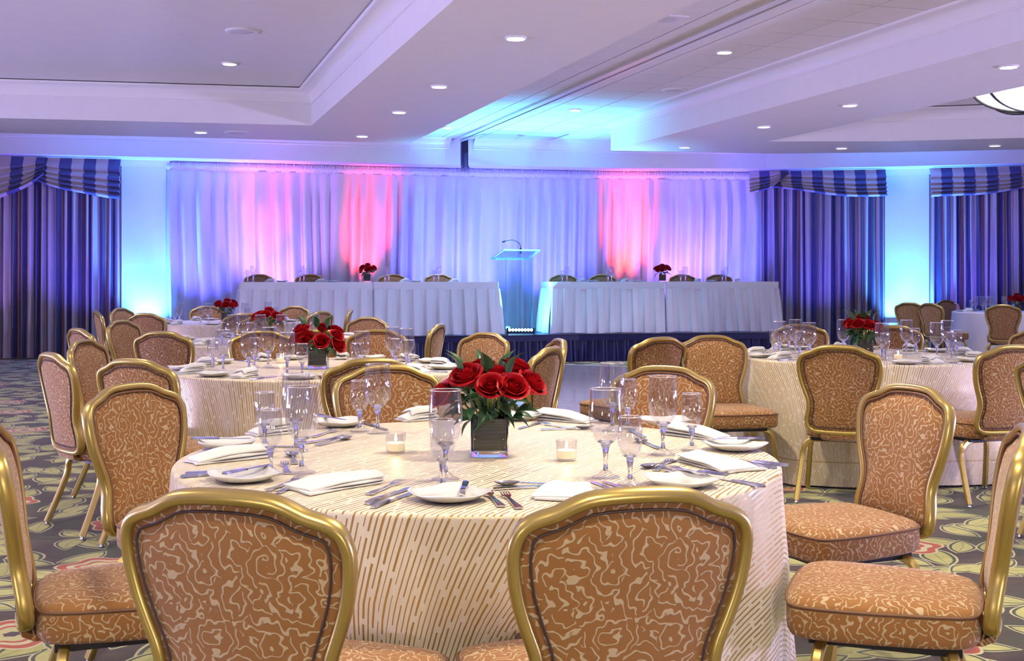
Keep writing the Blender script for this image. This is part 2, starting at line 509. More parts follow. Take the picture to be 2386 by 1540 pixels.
# ---- lower ceiling with its three recesses
CL = P(726, 292, H1); CLl = ext(CL, P(0, 275, H1), -13.0)
BL = P(955, 334, H1); lback = [BL, P(500, 322, H1), P(0, 310, H1)]; lback.append(ext(lback[1], lback[2], -13.0))   # back edge of the left soffit
CG = P(1423.4, 350.6, H1); rback = [CG, P(1786, 358, H1), P(2080, 355, H1), P(2386, 348, H1)]; rback.append(ext(rback[2], rback[3], 13.0))
CH = P(1790, 329.3, H1); CHm = P(2075, 329, H1); CHr = ext(CHm, P(2386, 321, H1), 13.0)
b = MB()
A_n, B_n, G_n, H_n = along(CL, NEAR), along(BL, NEAR), along(CG, NEAR), along(CH, NEAR)
def z_(pts, z): return [(p[0], p[1], z) for p in pts]
b.poly(z_([A_n, CL, CLl]+lback[::-1]+[B_n], H1))
b.poly(z_([G_n]+rback+[CHr, CHm, CH, H_n], H1))
def strip(pts, z0, z1):
    for p, q in zip(pts, pts[1:]): b.poly([(p[0], p[1], z0), (q[0], q[1], z0), (q[0], q[1], z1), (p[0], p[1], z1)])
strip([A_n, CL, CLl], H1, H2); strip([B_n]+lback, H1, H2); strip([G_n]+rback, H1, H2); strip([H_n, CH, CHm, CHr], H1, H2)
low = tag(put('ceiling', b.mesh('ceiling', 'paint', False)), kind='structure', label='lower painted ceiling with recessed trays')
b = MB(); b.poly([(-13, NEAR, H2+0.012), (13, NEAR, H2+0.012), (13, 24, H2+0.012), (-13, 24, H2+0.012)])
up = tag(put('ceiling', b.mesh('ceiling_upper', 'paint', False)), kind='structure', label='raised painted ceiling inside the trays')

# ---- ceiling tiles in the centre recess
TS = 0.61
o0 = Vector(P(1863.9, 78.7, H2)); U = DV; Vv = Vector((DV.y, -DV.x))
b = MB(); g = 0.007
hs = TS/2-g
b.box(-hs, hs, -hs, hs, -0.004, 0.004)
tile_me = b.mesh('tile', 'tile', False)
grid_o = MB()
Bb = along(BL, by(BL[0])+0.1); Gb = along((CG[0]+1.3, CG[1]), by(CG[0]+1.3)+0.1)
grid_o.poly(z_([Bb, Gb, along((CG[0]+1.3, CG[1]), 7.4), along(BL, 7.4)], H2+0.006))
grid = tag(put('ceiling', grid_o.mesh('ceiling_grid', 'tile_gap_slot_shade', False)), kind='structure', label='grid of square acoustic ceiling tiles')
rz = math.atan2(Vv.y, Vv.x)
def vcoord(p): return (Vector(p[:2])-o0).dot(Vv)
vB, vG = vcoord(BL), vcoord(CG)
for i in range(-9, 22):
    for j in range(-9, 9):
        c_ = o0+U*((i+0.5)*TS)+Vv*((j+0.5)*TS)
        vv = vcoord(c_)
        if vv < vB-0.25 or vv > vG+(0.1 if c_.y < 16.8 else 1.0): continue
        if c_.y > by(c_.x)+0.25 or c_.y < 7.0: continue
        o = put('tile', tile_me, grid, (c_.x, c_.y, H2), rz)

# ---- crown mouldings (quarter cove with a bead at each edge)
def crown_prof(n=7, s=0.17):
    # (a = out from the wall, b = height), starts low on the wall face and ends on the upper ceiling
    pr = [(0.0, -0.175), (0.012, -0.175), (0.018, -0.165), (0.012, -0.155)]
    for k in range(n+1):
        t_ = k/n*PI/2
        pr.append((0.014+(s-0.03)*(1-math.cos(t_)), -0.15+0.125*math.sin(t_)))
    pr += [(s-0.012, -0.022), (s-0.004, -0.016), (s, -0.006), (s, 0.0)]
    return pr
def crown(name, pts, side, label):
    b = MB(); pr = crown_prof()
    n = len(pts); rows = []
    for i, p in enumerate(pts):
        def nrm(a, c):
            d = Vector((c[0]-a[0], c[1]-a[1])).normalized(); return Vector((-d.y, d.x))*side
        if i == 0: m = nrm(pts[0], pts[1]); k = 1
        elif i == n-1: m = nrm(pts[-2], pts[-1]); k = 1
        else:
            n1, n2 = nrm(pts[i-1], p), nrm(p, pts[i+1]); m = (n1+n2).normalized(); k = 1/max(m.dot(n1), 0.3)
        rows.append([(p[0]+m.x*a*k, p[1]+m.y*a*k, H2+h) for a, h in pr])
    base = len(b.v)
    for r in rows:
        for q in r: b.add(q)
    m_ = len(pr)
    for i in range(n-1):
        for j in range(m_-1):
            a = i*m_+j; b.face((a, a+1, a+1+m_, a+m_))
    return tag(put(name, b.mesh(name, 'crown', True)), kind='structure', label=label)
crown('trim_1', [A_n, CL, CLl], 1, 'white crown moulding of the left ceiling tray')
crown('trim_2', [G_n]+rback, 1, 'white crown moulding along the right edge of the tiled recess')
crown('trim_3', [H_n, CH, CHm, CHr], -1, 'white crown moulding of the right ceiling tray')
crown('trim_4', line_pts(-13, wp(1048, 0)[0], 0.0), -1, 'white crown moulding on the beam left of the folding wall slot')
crown('trim_9', line_pts(wp(1103, 0)[0], 13, 0.0), -1, 'white crown moulding on the beam right of the folding wall slot')
crown('trim_10', [B_n]+lback, -1, 'white crown moulding along the left edge of the tiled recess')

# ---- beam along the back, split by the slot of the folding wall
xs0, xs1 = wp(1072.5, 0)[0], wp(1091, 0)[0]
def beam_piece(name, xa, xb, label):
    b = MB(); pts = line_pts(xa, xb, 0.0)
    for (x0, y0), (x1, y1) in zip(pts, pts[1:]):
        b.poly([(x0, y0, HB), (x1, y1, HB), (x1, y1, H2), (x0, y0, H2)])
        b.poly([(x0, y0, HB), (x1, y1, HB), (x1, y1+0.85, HB), (x0, y0+0.85, HB)])
    for x in (xa, xb): b.poly([(x, by(x), HB), (x, by(x)+0.85, HB), (x, by(x)+0.85, H2), (x, by(x), H2)])
    tag(put(name, b.mesh(name, 'paint', False)), kind='structure', label=label)
beam_piece('trim_5', -13, xs0, 'white beam over the left half of the back wall')
beam_piece('trim_6', xs1, 13, 'white beam over the right half of the back wall')
b = MB(); yb = by((xs0+xs1)/2)
b.box(xs0-0.01, xs1+0.01, yb+0.40, yb+0.5, HB-0.02, H2)
b.box(xs0+0.06, xs1-0.02, yb+0.25, yb+0.40, HB-0.02, H2-0.2)
tag(put('trim_7', b.mesh('trim_7', 'tile_gap_slot_shade', False)), kind='structure', label='narrow post of the folding wall in the slot between the beams')  # dark colour stands for the shade in the unlit slot
# ---- folding wall track on the ceiling: two pale flanges and a dark slot
tp = P(1600, 101.8, H2-0.03); te = tp
for _ in range(20): te = along(tp, by(te[0])+0.15)
tn = along(tp, 7.5)
def bar(b, p, q, w0, w1, z0, z1):
    d = (V2(q)-V2(p)).normalized(); n = Vector((d.y, -d.x))
    r = []
    for e in (p, q): r.append([(e[0]+n.x*w, e[1]+n.y*w, z) for w, z in ((w0, z0), (w1, z0), (w1, z1), (w0, z1))])
    b.loft(r)
b = MB(); bar(b, tn, te, -0.11, -0.018, H2-0.035, H2+0.004); bar(b, tn, te, 0.018, 0.075, H2-0.035, H2+0.004)
tr_ = tag(put('trim_8', b.mesh('trim_8', 'white_metal', False)), kind='structure', label='folding wall track running along the tiled ceiling')
b = MB(); bar(b, tn, te, -0.018, 0.018, H2-0.02, H2+0.002)
put('slot', b.mesh('slot', 'dark_metal', False), tr_)

# ---- columns at the back wall with cap mouldings
def column(px0, px1, label):
    x0, y0 = wp(px0, 0.62); x1, y1 = wp(px1, 0.62)
    t_ = thing('column', label, 'column', ((x0+x1)/2, (y0+y1)/2, 0), math.atan2(y1-y0, x1-x0), kind='structure')
    w = math.hypot(x1-x0, y1-y0)/2
    b = MB(); b.box(-w, w, 0, 0.35, 0, HB); put('shaft', b.mesh('shaft', 'white_plaster', False), t_)
    b = MB()
    for z0, z1, e in ((HB-0.10, HB-0.075, 0.015), (HB-0.075, HB-0.04, 0.03), (HB-0.04, HB, 0.05)): b.box(-w-e, w+e, -e, 0.35, z0, z1)
    put('cap_moulding', b.mesh('cap_moulding', 'crown', False), t_)
    b = MB(); b.box(-w-0.03, w+0.03, -0.05, 0.35, 0, 0.46); b.box(-w-0.045, w+0.045, -0.065, 0.35, 0.46, 0.49)
    put('plinth', b.mesh('plinth', 'paint', False), t_)
    return t_
column(283, 388, 'white column left of the stage, washed by a blue uplight')
column(2062, 2165, 'white column right of the stage, washed by two blue uplights')
# ---- baseboard
b = MB()
for p, q in zip(wl, wl[1:]): bar(b, p, q, 0.0, 0.02, 0, 0.12)
tag(put('baseboard_back', b.mesh('baseboard_back', 'paint', False)), kind='structure')

# ================================================================ ceiling fittings
def lamp_mesh(r=0.088):
    b = MB(); b.lathe([(r*0.80, 0.0), (r*0.82, -0.012), (r*0.95, -0.014), (r, -0.006), (r, 0.004)], 28)
    ring = b.mesh('trim_ring', 'white_metal')
    b = MB(); b.lathe([(0.0, -0.004), (r*0.5, -0.009), (r*0.8, -0.006), (r*0.8, 0.0)], 28)
    lens = b.mesh('lens', 'lamp_on')
    b = MB(); b.lathe([(r*1.0, -0.001), (r*1.06, -0.001), (r*1.06, 0.003)], 28); 
    return ring, lens
RING, LENS = lamp_mesh()
def downlight(x, y, h, label, watts=None, colr=WARM, cone=125):
    t_ = thing('downlight', label, 'ceiling light', (x, y, h-0.004), 0, 'recessed ceiling downlights')
    put('trim_ring', RING, t_); put('lens', LENS, t_)
    spot('downlight_beam', (x, y, h-0.06), (x, y, 0), colr, DOWN_W if watts is None else watts, cone, 0.6, 0.10)
    return t_
DL = [(1202, 87, H1, 'largest recessed downlight in the ceiling band left of the tiles'),
      (1023, 200, H1, 'second recessed downlight in the band beside the tiles'),
      (930, 260, H1, 'third recessed downlight in the band beside the tiles'),
      (844, 316, H1, 'recessed downlight near the beam left of the folding wall slot'),
      (1980, 244, H1, 'middle recessed downlight in the band right of the tiles'),
      (1780, 294, H1, 'recessed downlight at the tip of the right ceiling tray'),
      (1595, 342, H1, 'recessed downlight near the beam above the right drape'),
      (2350, 154, H1, 'recessed downlight just above the hanging bowl lamp'),
      (1961, 344, H1, 'recessed downlight above the right striped swag'),
      (2318, 338, H1, 'recessed downlight at the far right by the back beam'),
      (468, 307, H1, 'recessed downlight above the left end of the white drape'),
      (535, 147, H2+0.012, 'recessed downlight inside the left ceiling tray'),
      (1688, 120, H2-0.004, 'recessed downlight in a tile right of the ceiling track'),
      (1340, 255, H2-0.004, 'small recessed downlight in the bright cyan tiles'),
      (1043, 296, H2-0.004, 'small recessed downlight left of the ceiling track end')]
DLP = []
for px, py, h, lb in DL:
    x, y = P(px, py, h); downlight(x, y, h, lb, DOWN_W*(1.0 if y < 10.5 else 0.4 if y < 14 else 0.60), WARM if y < 10.5 else (0.80, 0.72, 1.0), 125 if y < 14 else 82); DLP.append((x, y))
# the same downlights carry on over the near half of the room, above and behind the camera
for k, (x, y, h) in enumerate([(-3.4, 3.6, H2), (-2.8, 8.0, H2), (0.1, 0.6, H2), (1.15, 3.6, H1), (0.35, 6.4, H1), (4.7, 5.4, H1), (3.2, 1.6, H2), (7.4, 9.0, H2), (-7.0, 6.5, H2), (-7.0, 11.5, H2)]):
    spot('downlight_beam', (x, y, h-0.06), (x, y, 0), WARM, DOWN_W*(1.4 if y < 8 else 0.6), 125, 0.6, 0.12)

def speaker(x, y, h, label, square=False):
    t_ = thing('ceiling_speaker', label, 'speaker', (x, y, h-0.004), rz if square else 0, 'round ceiling speakers')
    b = MB(); b.lathe([(0.105, -0.004), (0.11, -0.012), (0.15, -0.01), (0.16, 0.0), (0.16, 0.004)], 32)
    if square: 
        b = MB(); b.box(-0.15, 0.15, -0.15, 0.15, -0.008, 0.004)
    put('bezel', b.mesh('bezel', 'white_metal'), t_)
    b = MB(); b.lathe([(0.0, -0.011), (0.10, -0.0105), (0.11, -0.008)], 32)
    put('grille', b.mesh('grille', 'grille'), t_)
for px, py, h, lb, sq in [(565, 72, H2+0.012, 'round white speaker inside the left ceiling tray', False),
                          (552, 308, H1, 'round white speaker by the back beam beside a downlight', False),
                          (1553, 43, H2-0.004, 'square plated speaker in the tiles left of the track', True),
                          (1572, 209, H2-0.004, 'round white speaker in the tiles beside the crown moulding', False),
                          (1305, 307, H2-0.004, 'round speaker in the last tile row before the beam', False)]:
    x, y = P(px, py, h); speaker(x, y, h, lb, sq)

# hanging bowl lamp in the right tray
x, y = XA(2392, 12.9), 12.9
zb = EYE+(HOR-258)*y/F
t_ = thing('bowl_lamp', 'large white glass bowl lamp with dark curved straps', 'ceiling light', (x, y, 0))
R_ = 0.56
b = MB()
prof = [(R_*math.sin(a), zb+0.30*(1-math.cos(a))) for a in [k/10*PI/2 for k in range(11)]]
b.lathe([(max(r, 0.001), z) for r, z in prof]+[(R_*0.97, prof[-1][1])], 40)
put('bowl', b.mesh('bowl', 'bowl_on'), t_)
for k in range(4):
    b = MB(); a0 = k*PI/4+0.4
    for sgn in (1,):
        path = []
        for i in range(-10, 11):
            a = i/10*PI/2; rr = (R_+0.008)*math.sin(abs(a)); zz = zb-0.008+0.30*(1-math.cos(a))
            s_ = 1 if a >= 0 else -1
            path.append((s_*rr*math.cos(a0), s_*rr*math.sin(a0), zz))
        b.sweep(path, rrect(0.07, 0.02))
    put('strap', b.mesh('strap', 'dark_metal'), t_)
b = MB(); b.lathe([(R_+0.005, prof[-1][1]-0.02), (R_+0.03, prof[-1][1]-0.01), (R_+0.03, prof[-1][1]+0.03), (R_-0.03, prof[-1][1]+0.03)], 40); put('rim', b.mesh('rim', 'dark_metal'), t_)
for k in range(3):
    b = MB(); a = k*2*PI/3; b.tube([(R_*math.cos(a), R_*math.sin(a), prof[-1][1]), (0.05*math.cos(a), 0.05*math.sin(a), H2+0.01)], 0.008, 6); put('rod', b.mesh('rod', 'dark_metal'), t_)
spot('bowl_lamp_light', (x, y, zb-0.05), (x, y, 0), WARM, 60, 150, 0.8, 0.3)

# ================================================================ coloured uplights on the floor
def up_light(px, off, z, tilt, color, watts, size, blend=0.6, r=0.06, lean=0.0):
    x, y = wp(px, off)
    return spot('uplight', (x, y, z), (x+lean, y+tilt, z+3.0), color, watts, size, blend, r)
# ================================================================ window curtains and swags
def folds(seed, n):
    rg = random.Random(seed)
    # irregular fold phases: monotone list of crest positions
    ws = [rg.uniform(0.6, 1.5) for _ in range(n)]; tot = sum(ws); acc = [0]
    for w in ws: acc.append(acc[-1]+w/tot)
    amp = [rg.uniform(0.6, 1.25) for _ in range(n)]
    def f(u):
        u = min(max(u, 0), 0.99999)
        for k in range(n):
            if u < acc[k+1]:
                t_ = (u-acc[k])/(acc[k+1]-acc[k]); return amp[k]*math.sin(PI*t_)**1.3, k, t_
        return 0, n-1, 1
    return f
def wall_curve(px0, px1, off):
    (x0, _), (x1, _) = wp(px0, off), wp(px1, off)
    def c(u):
        x = x0+(x1-x0)*u; return x, by(x)+off
    return c, math.hypot(x1-x0, by(x1)-by(x0))
def curtain(px0, px1, z0, z1, nf, seed, label, mat='curtain_satin', off=0.70, amp=0.09, name='window_curtain'):
    c, L = wall_curve(px0, px1, off); f = folds(seed, nf)
    rg = random.Random(seed+5); ph = [rg.uniform(0, 6.28) for _ in range(4)]
    b = MB()
    def fn(u, v):
        z = z1+(z0-z1)*v
        k = f(u)[0]
        wob = 0.012*math.sin(u*23+ph[0]+v*2.5)+0.008*math.sin(u*61+ph[1]-v*4)
        x, y = c(min(max(u+wob*0.25*v, 0), 1))
        return (x, y-amp*k*(0.75+0.35*v)-wob, z)
    b.grid(fn, nf*10, 14, uvf=lambda u, v, p: (u*L*1.9, v*(z1-z0)))
    return tag(put(name, b.mesh(name, mat, 'all')), label, 'curtain', 'striped window curtains')
curtain(-40, 286, 0.02, HB-0.15, 20, 3, 'navy and cream striped satin curtain at the far left window')
curtain(1745, 2063, 0.02, HB-0.15, 20, 8, 'striped satin curtain between the white drape and the right column')
curtain(2164, 2470, 0.02, HB-0.15, 19, 12, 'striped satin curtain right of the right column')

def swag(px0, px1, h0, h1, label, flip=False, off=0.42, seed=1, top0=0.0, top1=0.0):
    """a draped swag: h0, h1 = hang depth at its two ends (m), pleats run along the lower edge"""
    c, L = wall_curve(px0, px1, off)
    b = MB(); rg = random.Random(seed)
    npl = 5
    def hang(u):
        e = u if not flip else 1-u
        return (h0+(h1-h0)*(1-(1-u)**1.8)) if not flip else (h0+(h1-h0)*(1-u**1.8))
    def fn(u, v):
        x, y = c(u)
        h = hang(u); z = HB-0.012-(top0+(top1-top0)*u)
        g = v**0.72
        pl = abs(math.sin(PI*npl*v**1.25+0.15*math.sin(u*7+seed)))
        a = 0.035+0.055*v
        sag = -0.02*math.sin(u*9+seed)*v
        return (x, y-0.03-a*pl-0.04*v, z-h*g-sag*0.5)
    b.grid(fn, 40, 40, uvf=lambda u, v, p: (u*L+0.09*(v-0.5)*(0 if v < 0.3 else (v-0.3))*(1 if flip else -1), v))
    return tag(put('curtain_swag', b.mesh('curtain_swag', 'swag_satin', 'all')), label, 'swag', 'striped satin swags above the windows')
swag(55, 284, 0.28, 0.62, 'blue and cream striped swag beside the left column', seed=2)
swag(-60, 108, 0.28, 0.74, 'striped swag crossing over at the far left edge', True, off=0.36, seed=4)
swag(1768, 2062, 0.24, 0.48, 'striped satin swag left of the right column', seed=5)
swag(1744, 1835, 0.06, 0.40, 'small crossed swag end beside the white drape', True, off=0.36, seed=6)
swag(2164, 2460, 0.30, 0.50, 'striped satin swag right of the right column', True, seed=7)

# ================================================================ white pipe-and-drape backdrop
DZ = HB-0.02
def drape(px0, px1, seed, nf, label):
    c, L = wall_curve(px0, px1, 0.62); f = folds(seed, nf)
    t_ = thing('backdrop_drape', label, 'drape', (0, 0, 0), 0, 'white sheer panels of the stage backdrop')
    rg = random.Random(seed); ph = [rg.uniform(0, 6.28) for _ in range(6)]
    def wob(u, v): return 0.02*math.sin(u*11+ph[0])+0.012*math.sin(u*29+ph[1]+v*1.2)+0.006*math.sin(u*67+ph[2]-v)
    zt = DZ-0.13
    def fn(u, v):
        pull = (u-0.5)*0.06*v
        x, y = c(min(max(u, 0), 1)); x += pull*0.4
        k = f(min(max(u+0.02*math.sin(v*2+ph[3])*v, 0), 1))[0]
        gather = 0.25+0.75*min(1, v*5)
        return (x, y-0.17*k*gather-wob(u, v)*gather, zt-(zt-0.40)*v)
    b = MB(); b.grid(fn, nf*14, 18)
    put('panel', b.mesh('panel', 'sheer', 'all'), t_)
    nr = nf*7; f2 = folds(seed+50, nr)
    def fh(u, v):
        x, y = c(u); k = f2(u)[0]
        pk = 0.04 if 0.3 < v < 0.75 else 0.0
        return (x, y-0.022*k*(0.4+abs(v-0.5))-pk-0.02, DZ-0.13*v+0.012*(f2(u)[0]-0.5)*(1-v)*2)
    b = MB(); b.grid(fh, nr*5, 6)
    put('gathered_header', b.mesh('gathered_header', 'sheer', 'all'), t_)
drape(389, 772, 21, 12, 'white sheer drape panel left end beside the blue column')
drape(768, 1083, 22, 10, 'white sheer drape panel with red light behind the left roses')
drape(1079, 1428, 23, 11, 'white sheer drape panel glowing blue behind the clear lectern')
drape(1424, 1774, 24, 11, 'white sheer drape panel lit orange red at its left side')
# poles of the backdrop (their tips show where two panels meet)
for px in (389, 770, 1081, 1426, 1772):
    x, y = wp(px, 0.62); b = MB(); b.lathe([(0.022, 0.0), (0.022, DZ+0.035), (0.015, DZ+0.045), (0.0, DZ+0.046)], 10)
    b.box(-0.2, 0.2, -0.2, 0.2, 0.0, 0.012)
    # pole stands on the floor at the back of the stage
    nm = {389: 'leftmost', 770: 'second', 1081: 'middle', 1426: 'fourth', 1772: 'rightmost'}[px]
    tag(put('drape_pole', b.mesh('drape_pole', 'white_metal'), None, (x, y+0.10, 0)), nm+' upright pole of the white drape, tip at its top edge', 'pole', 'backdrop poles')

# ================================================================ stage, head tables, lectern
SH = 0.42
sf = [(-6.0, 16.2), (-2.6, 16.95), (-0.2, 17.55), (1.0, 17.95), (4.3, 18.55)]      # stage front edge in plan
def sfy(x):
    for a, c in zip(sf, sf[1:]):
        if x <= c[0] or c is sf[-1]: return a[1]+(c[1]-a[1])*(x-a[0])/(c[0]-a[0])
stage = thing('stage', 'low dark stage with pleated skirt under the head tables', 'stage', (0, 0, 0))
b = MB()
bk = [(x, by(x)+0.18) for x in (4.3, 2.5, 1.0, -1.0, -3.0, -4.6, -5.45)]
fr_ = [(-5.45, sfy(-5.45))]+sf[1:]
b.poly(z_(fr_+bk, SH)); 
for p, q in zip(fr_, fr_[1:]): b.poly([(p[0], p[1], SH-0.08), (q[0], q[1], SH-0.08), (q[0], q[1], SH), (p[0], p[1], SH)])
p, q = fr_[-1], bk[0]; b.poly([(p[0], p[1], 0), (q[0], q[1], 0), (q[0], q[1], SH), (p[0], p[1], SH)])
put('deck', b.mesh('deck', 'stage_deck', False), stage)
def pleats(b, p, q, z0, z1, pitch, depth, out=0.0, flare=0.0, nz=5, e0=0.0, e1=0.0):
    d = (V2(q)-V2(p)); L = d.length; d.normalize(); n = Vector((d.y, -d.x))      # n points to the viewer for left-to-right runs
    m = max(2, int(L/pitch)); seq = []
    for k in range(m):
        s0 = k*L/m; w = L/m
        for a, dd in ((0.02, 0.0), (0.10, 1.0), (0.52, 0.9), (0.60, 0.0), (0.80, -0.15)): seq.append((s0+a*w, dd))
    seq.append((L, 0.0))
    rows = []
    for j in range(nz+1):
        v = j/nz; z = z1+(z0-z1)*v; seq2 = [(s+((s/L)*e1-(1-s/L)*e0)*(0.35+0.65*v), dd) for s, dd in seq]
        rows.append([(p[0]+d.x*s+n.x*(out+depth*dd*(0.5+0.8*v)+flare*v+0.01*math.sin(s*9+v*3)), p[1]+d.y*s+n.y*(out+depth*dd*(0.5+0.8*v)+flare*v+0.01*math.sin(s*9+v*3)), z+0.006*math.sin(s*7)*(v)) for s, dd in seq2])
    base = len(b.v); w = len(seq)
    for r in rows:
        for pt in r: b.add(pt)
    for j in range(nz):
        for i in range(w-1):
            a = base+j*w+i; b.face((a, a+1, a+1+w, a+w))
b = MB()
for p, q in zip(fr_, fr_[1:]): pleats(b, p, q, 0.005, SH-0.085, 0.16, 0.03, 0.004)
put('skirt', b.mesh('skirt', 'stage_skirt', 'all'), stage)
b = MB()
for p, q in zip(fr_, fr_[1:]): bar(b, p, q, 0.0, 0.045, SH-0.095, SH-0.02)
put('skirt_band', b.mesh('skirt_band', 'stage_skirt', False), stage)

HT = 1.212
def head_table(pA, pB, label, left_end=False, right_end=False):
    """pA -> pB: front edge in plan, left to right"""
    d = (V2(pB)-V2(pA)); L = d.length; d.normalize(); n = Vector((-d.y, d.x))
    t_ = thing('head_table', label, 'table', (0, 0, 0), 0, 'skirted head tables on the stage')
    D = 0.62
    c = [V2(pA), V2(pB), V2(pB)+n*D, V2(pA)+n*D]
    b = MB(); b.loft([[(q.x, q.y, HT-0.02) for q in c], [(q.x, q.y, HT) for q in c]])
    put('top_cloth', b.mesh('top_cloth', 'skirt_white', False), t_)
    b = MB()
    runs = [(c[0], c[1])]
    if left_end: runs.insert(0, (c[3], c[0]))
    if right_end: runs.append((c[1], c[2]))
    for k_, (p, q) in enumerate(runs):
        front = (p is c[0])
        pleats(b, p, q, SH+0.006, HT-0.10, 0.175, 0.045, 0.01, 0.045, 5, 0.06 if (front and left_end) else 0.0, 0.06 if (front and right_end) else 0.0)
    put('skirt', b.mesh('skirt', 'skirt_white', True), t_)
    b = MB()
    for p, q in runs:
        bar(b, p, q, 0.0, 0.018, HT-0.115, HT+0.001)
    put('skirt_band', b.mesh('skirt_band', 'skirt_white', False), t_)
    return c
hl0 = (XA(560, 16.95), 16.95); hlm = (XA(868, 17.4), 17.4); hl1 = (XA(1160, 17.80), 17.80)
hr0 = (XA(1287, 18.15), 18.15); hrm = (XA(1548, 18.55), 18.55); hr1 = (XA(1812, 18.95), 18.95)
hlm2 = (hlm[0]+0.012, hlm[1]+0.005); hrm2 = (hrm[0]+0.012, hrm[1]+0.005)
HTs = [head_table(hl0, hlm, 'white skirted head table at the left end of the stage', True, False),
       head_table(hlm2, hl1, 'white skirted head table just left of the lectern', False, True),
       head_table(hr0, hrm, 'white skirted head table just right of the lectern', True, False),
       head_table(hrm2, hr1, 'white skirted head table at the right end of the stage', False, True)]

# lectern of clear acrylic, with gooseneck microphone
ly = 18.45; lx = XA(1200, ly)
lec = thing('lectern', 'clear acrylic lectern with a slanted reading top between the head tables', 'lectern', (lx, ly, SH), math.radians(23.5))
hz = EYE+(HOR-600)*ly/F-SH                      # underside of the reading top at the front
W = 0.225
def plate(name, x0, x1, y0, y1, z0, z1, mat='acrylic', par=lec):
    b = MB(); b.box(x0, x1, y0, y1, z0, z1); return put(name, b.mesh(name, mat, False), par)
plate('front_panel', -W, W, -0.16, -0.148, 0.03, hz)
plate('side_panel', -W, -W+0.012, -0.148, 0.16, 0.03, hz)
plate('side_panel', W-0.012, W, -0.148, 0.16, 0.03, hz)
plate('base', -0.27, 0.27, -0.22, 0.22, 0.0, 0.025)
b = MB(); b.loft([[(-0.31, 0.24, hz-0.03), (0.31, 0.24, hz-0.03), (0.31, 0.24, hz-0.012), (-0.31, 0.24, hz-0.012)],
                  [(-0.31, -0.26, hz+0.10), (0.31, -0.26, hz+0.10), (0.31, -0.26, hz+0.118), (-0.31, -0.26, hz+0.118)]])
put('reading_top', b.mesh('reading_top', 'acrylic', False), lec)
for sx in (-0.31, 0.30):
    b = MB(); b.loft([[(sx, 0.24, hz-0.03), (sx+0.01, 0.24, hz-0.03), (sx+0.01, 0.24, hz-0.008), (sx, 0.24, hz-0.008)],
                      [(sx, -0.26, hz+0.10), (sx+0.01, -0.26, hz+0.10), (sx+0.01, -0.26, hz+0.122), (sx, -0.26, hz+0.122)]])
    put('edge_strip', b.mesh('edge_strip', 'acrylic_edge', False), lec)
plate('edge_strip', -0.31, 0.31, -0.27, -0.26, hz+0.098, hz+0.120, 'acrylic_edge')
plate('edge_strip', -0.31, 0.31, 0.23, 0.24, hz-0.03, hz-0.006, 'acrylic_edge')
for sx in (-W, W-0.012):
    plate('edge_strip', sx, sx+0.012, -0.166, -0.158, 0.03, hz, 'acrylic')
mic = thing('microphone', None, None, (0, 0, 0)); mic.parent = lec
del_ = [(0.05, -0.1, hz+0.07), (0.05, -0.1, hz+0.17), (0.02, -0.09, hz+0.23), (-0.05, -0.06, hz+0.268), (-0.13, -0.02, hz+0.262), (-0.18, 0.0, hz+0.25)]
b = MB(); b.tube(spline([Vector(p) for p in del_], 5, False), 0.006, 8); put('gooseneck', b.mesh('gooseneck', 'dark_metal'), mic)
b = MB(); b.tube([(-0.165, -0.005, hz+0.254), (-0.20, 0.003, hz+0.243), (-0.215, 0.006, hz+0.238)], 0.013, 10); put('capsule', b.mesh('capsule', 'dark_metal'), mic)
b = MB(); b.lathe([(0.02, hz+0.06), (0.02, hz+0.12), (0.012, hz+0.15), (0.0, hz+0.15)], 10, c=(0.05, -0.1)); put('mount', b.mesh('mount', 'dark_metal'), mic)

# LED bar on the stage floor in front of the lectern, shining up
by_ = 17.95; bx_ = XA(1213, by_)
led = thing('led_bar_light', 'glowing cyan LED bar light on the stage floor under the lectern', 'stage light', (bx_, by_, SH))
b = MB(); b.box(-0.19, 0.19, -0.045, 0.05, 0.02, 0.055); b.box(-0.21, -0.19, -0.05, 0.06, 0.0, 0.09); b.box(0.19, 0.21, -0.05, 0.06, 0.0, 0.09)
put('housing', b.mesh('housing', 'dark_metal', False), led)
b = MB(); b.lathe([(0.020, 0.0), (0.020, 0.02), (0.012, 0.03), (0.0, 0.032)], 12); lens_me = b.mesh('led_lens', 'led_on')
for k in range(8):
    o = put('led_lens', lens_me, led, (-0.165+k*0.047, -0.03, 0.055)); o.rotation_euler = (math.radians(35), 0, 0)
spot('led_bar_beam', (bx_, by_-0.03, SH+0.11), (bx_+0.15, by_-0.25, 4.0), (0.10, 0.55, 1.0), 900, 95, 1.0, 0.02)
spot('led_bar_beam', (bx_, by_-0.06, SH+0.10), (bx_+0.05, by_+0.8, 1.15), (0.10, 0.55, 1.0), 45, 150, 0.9, 0.02)

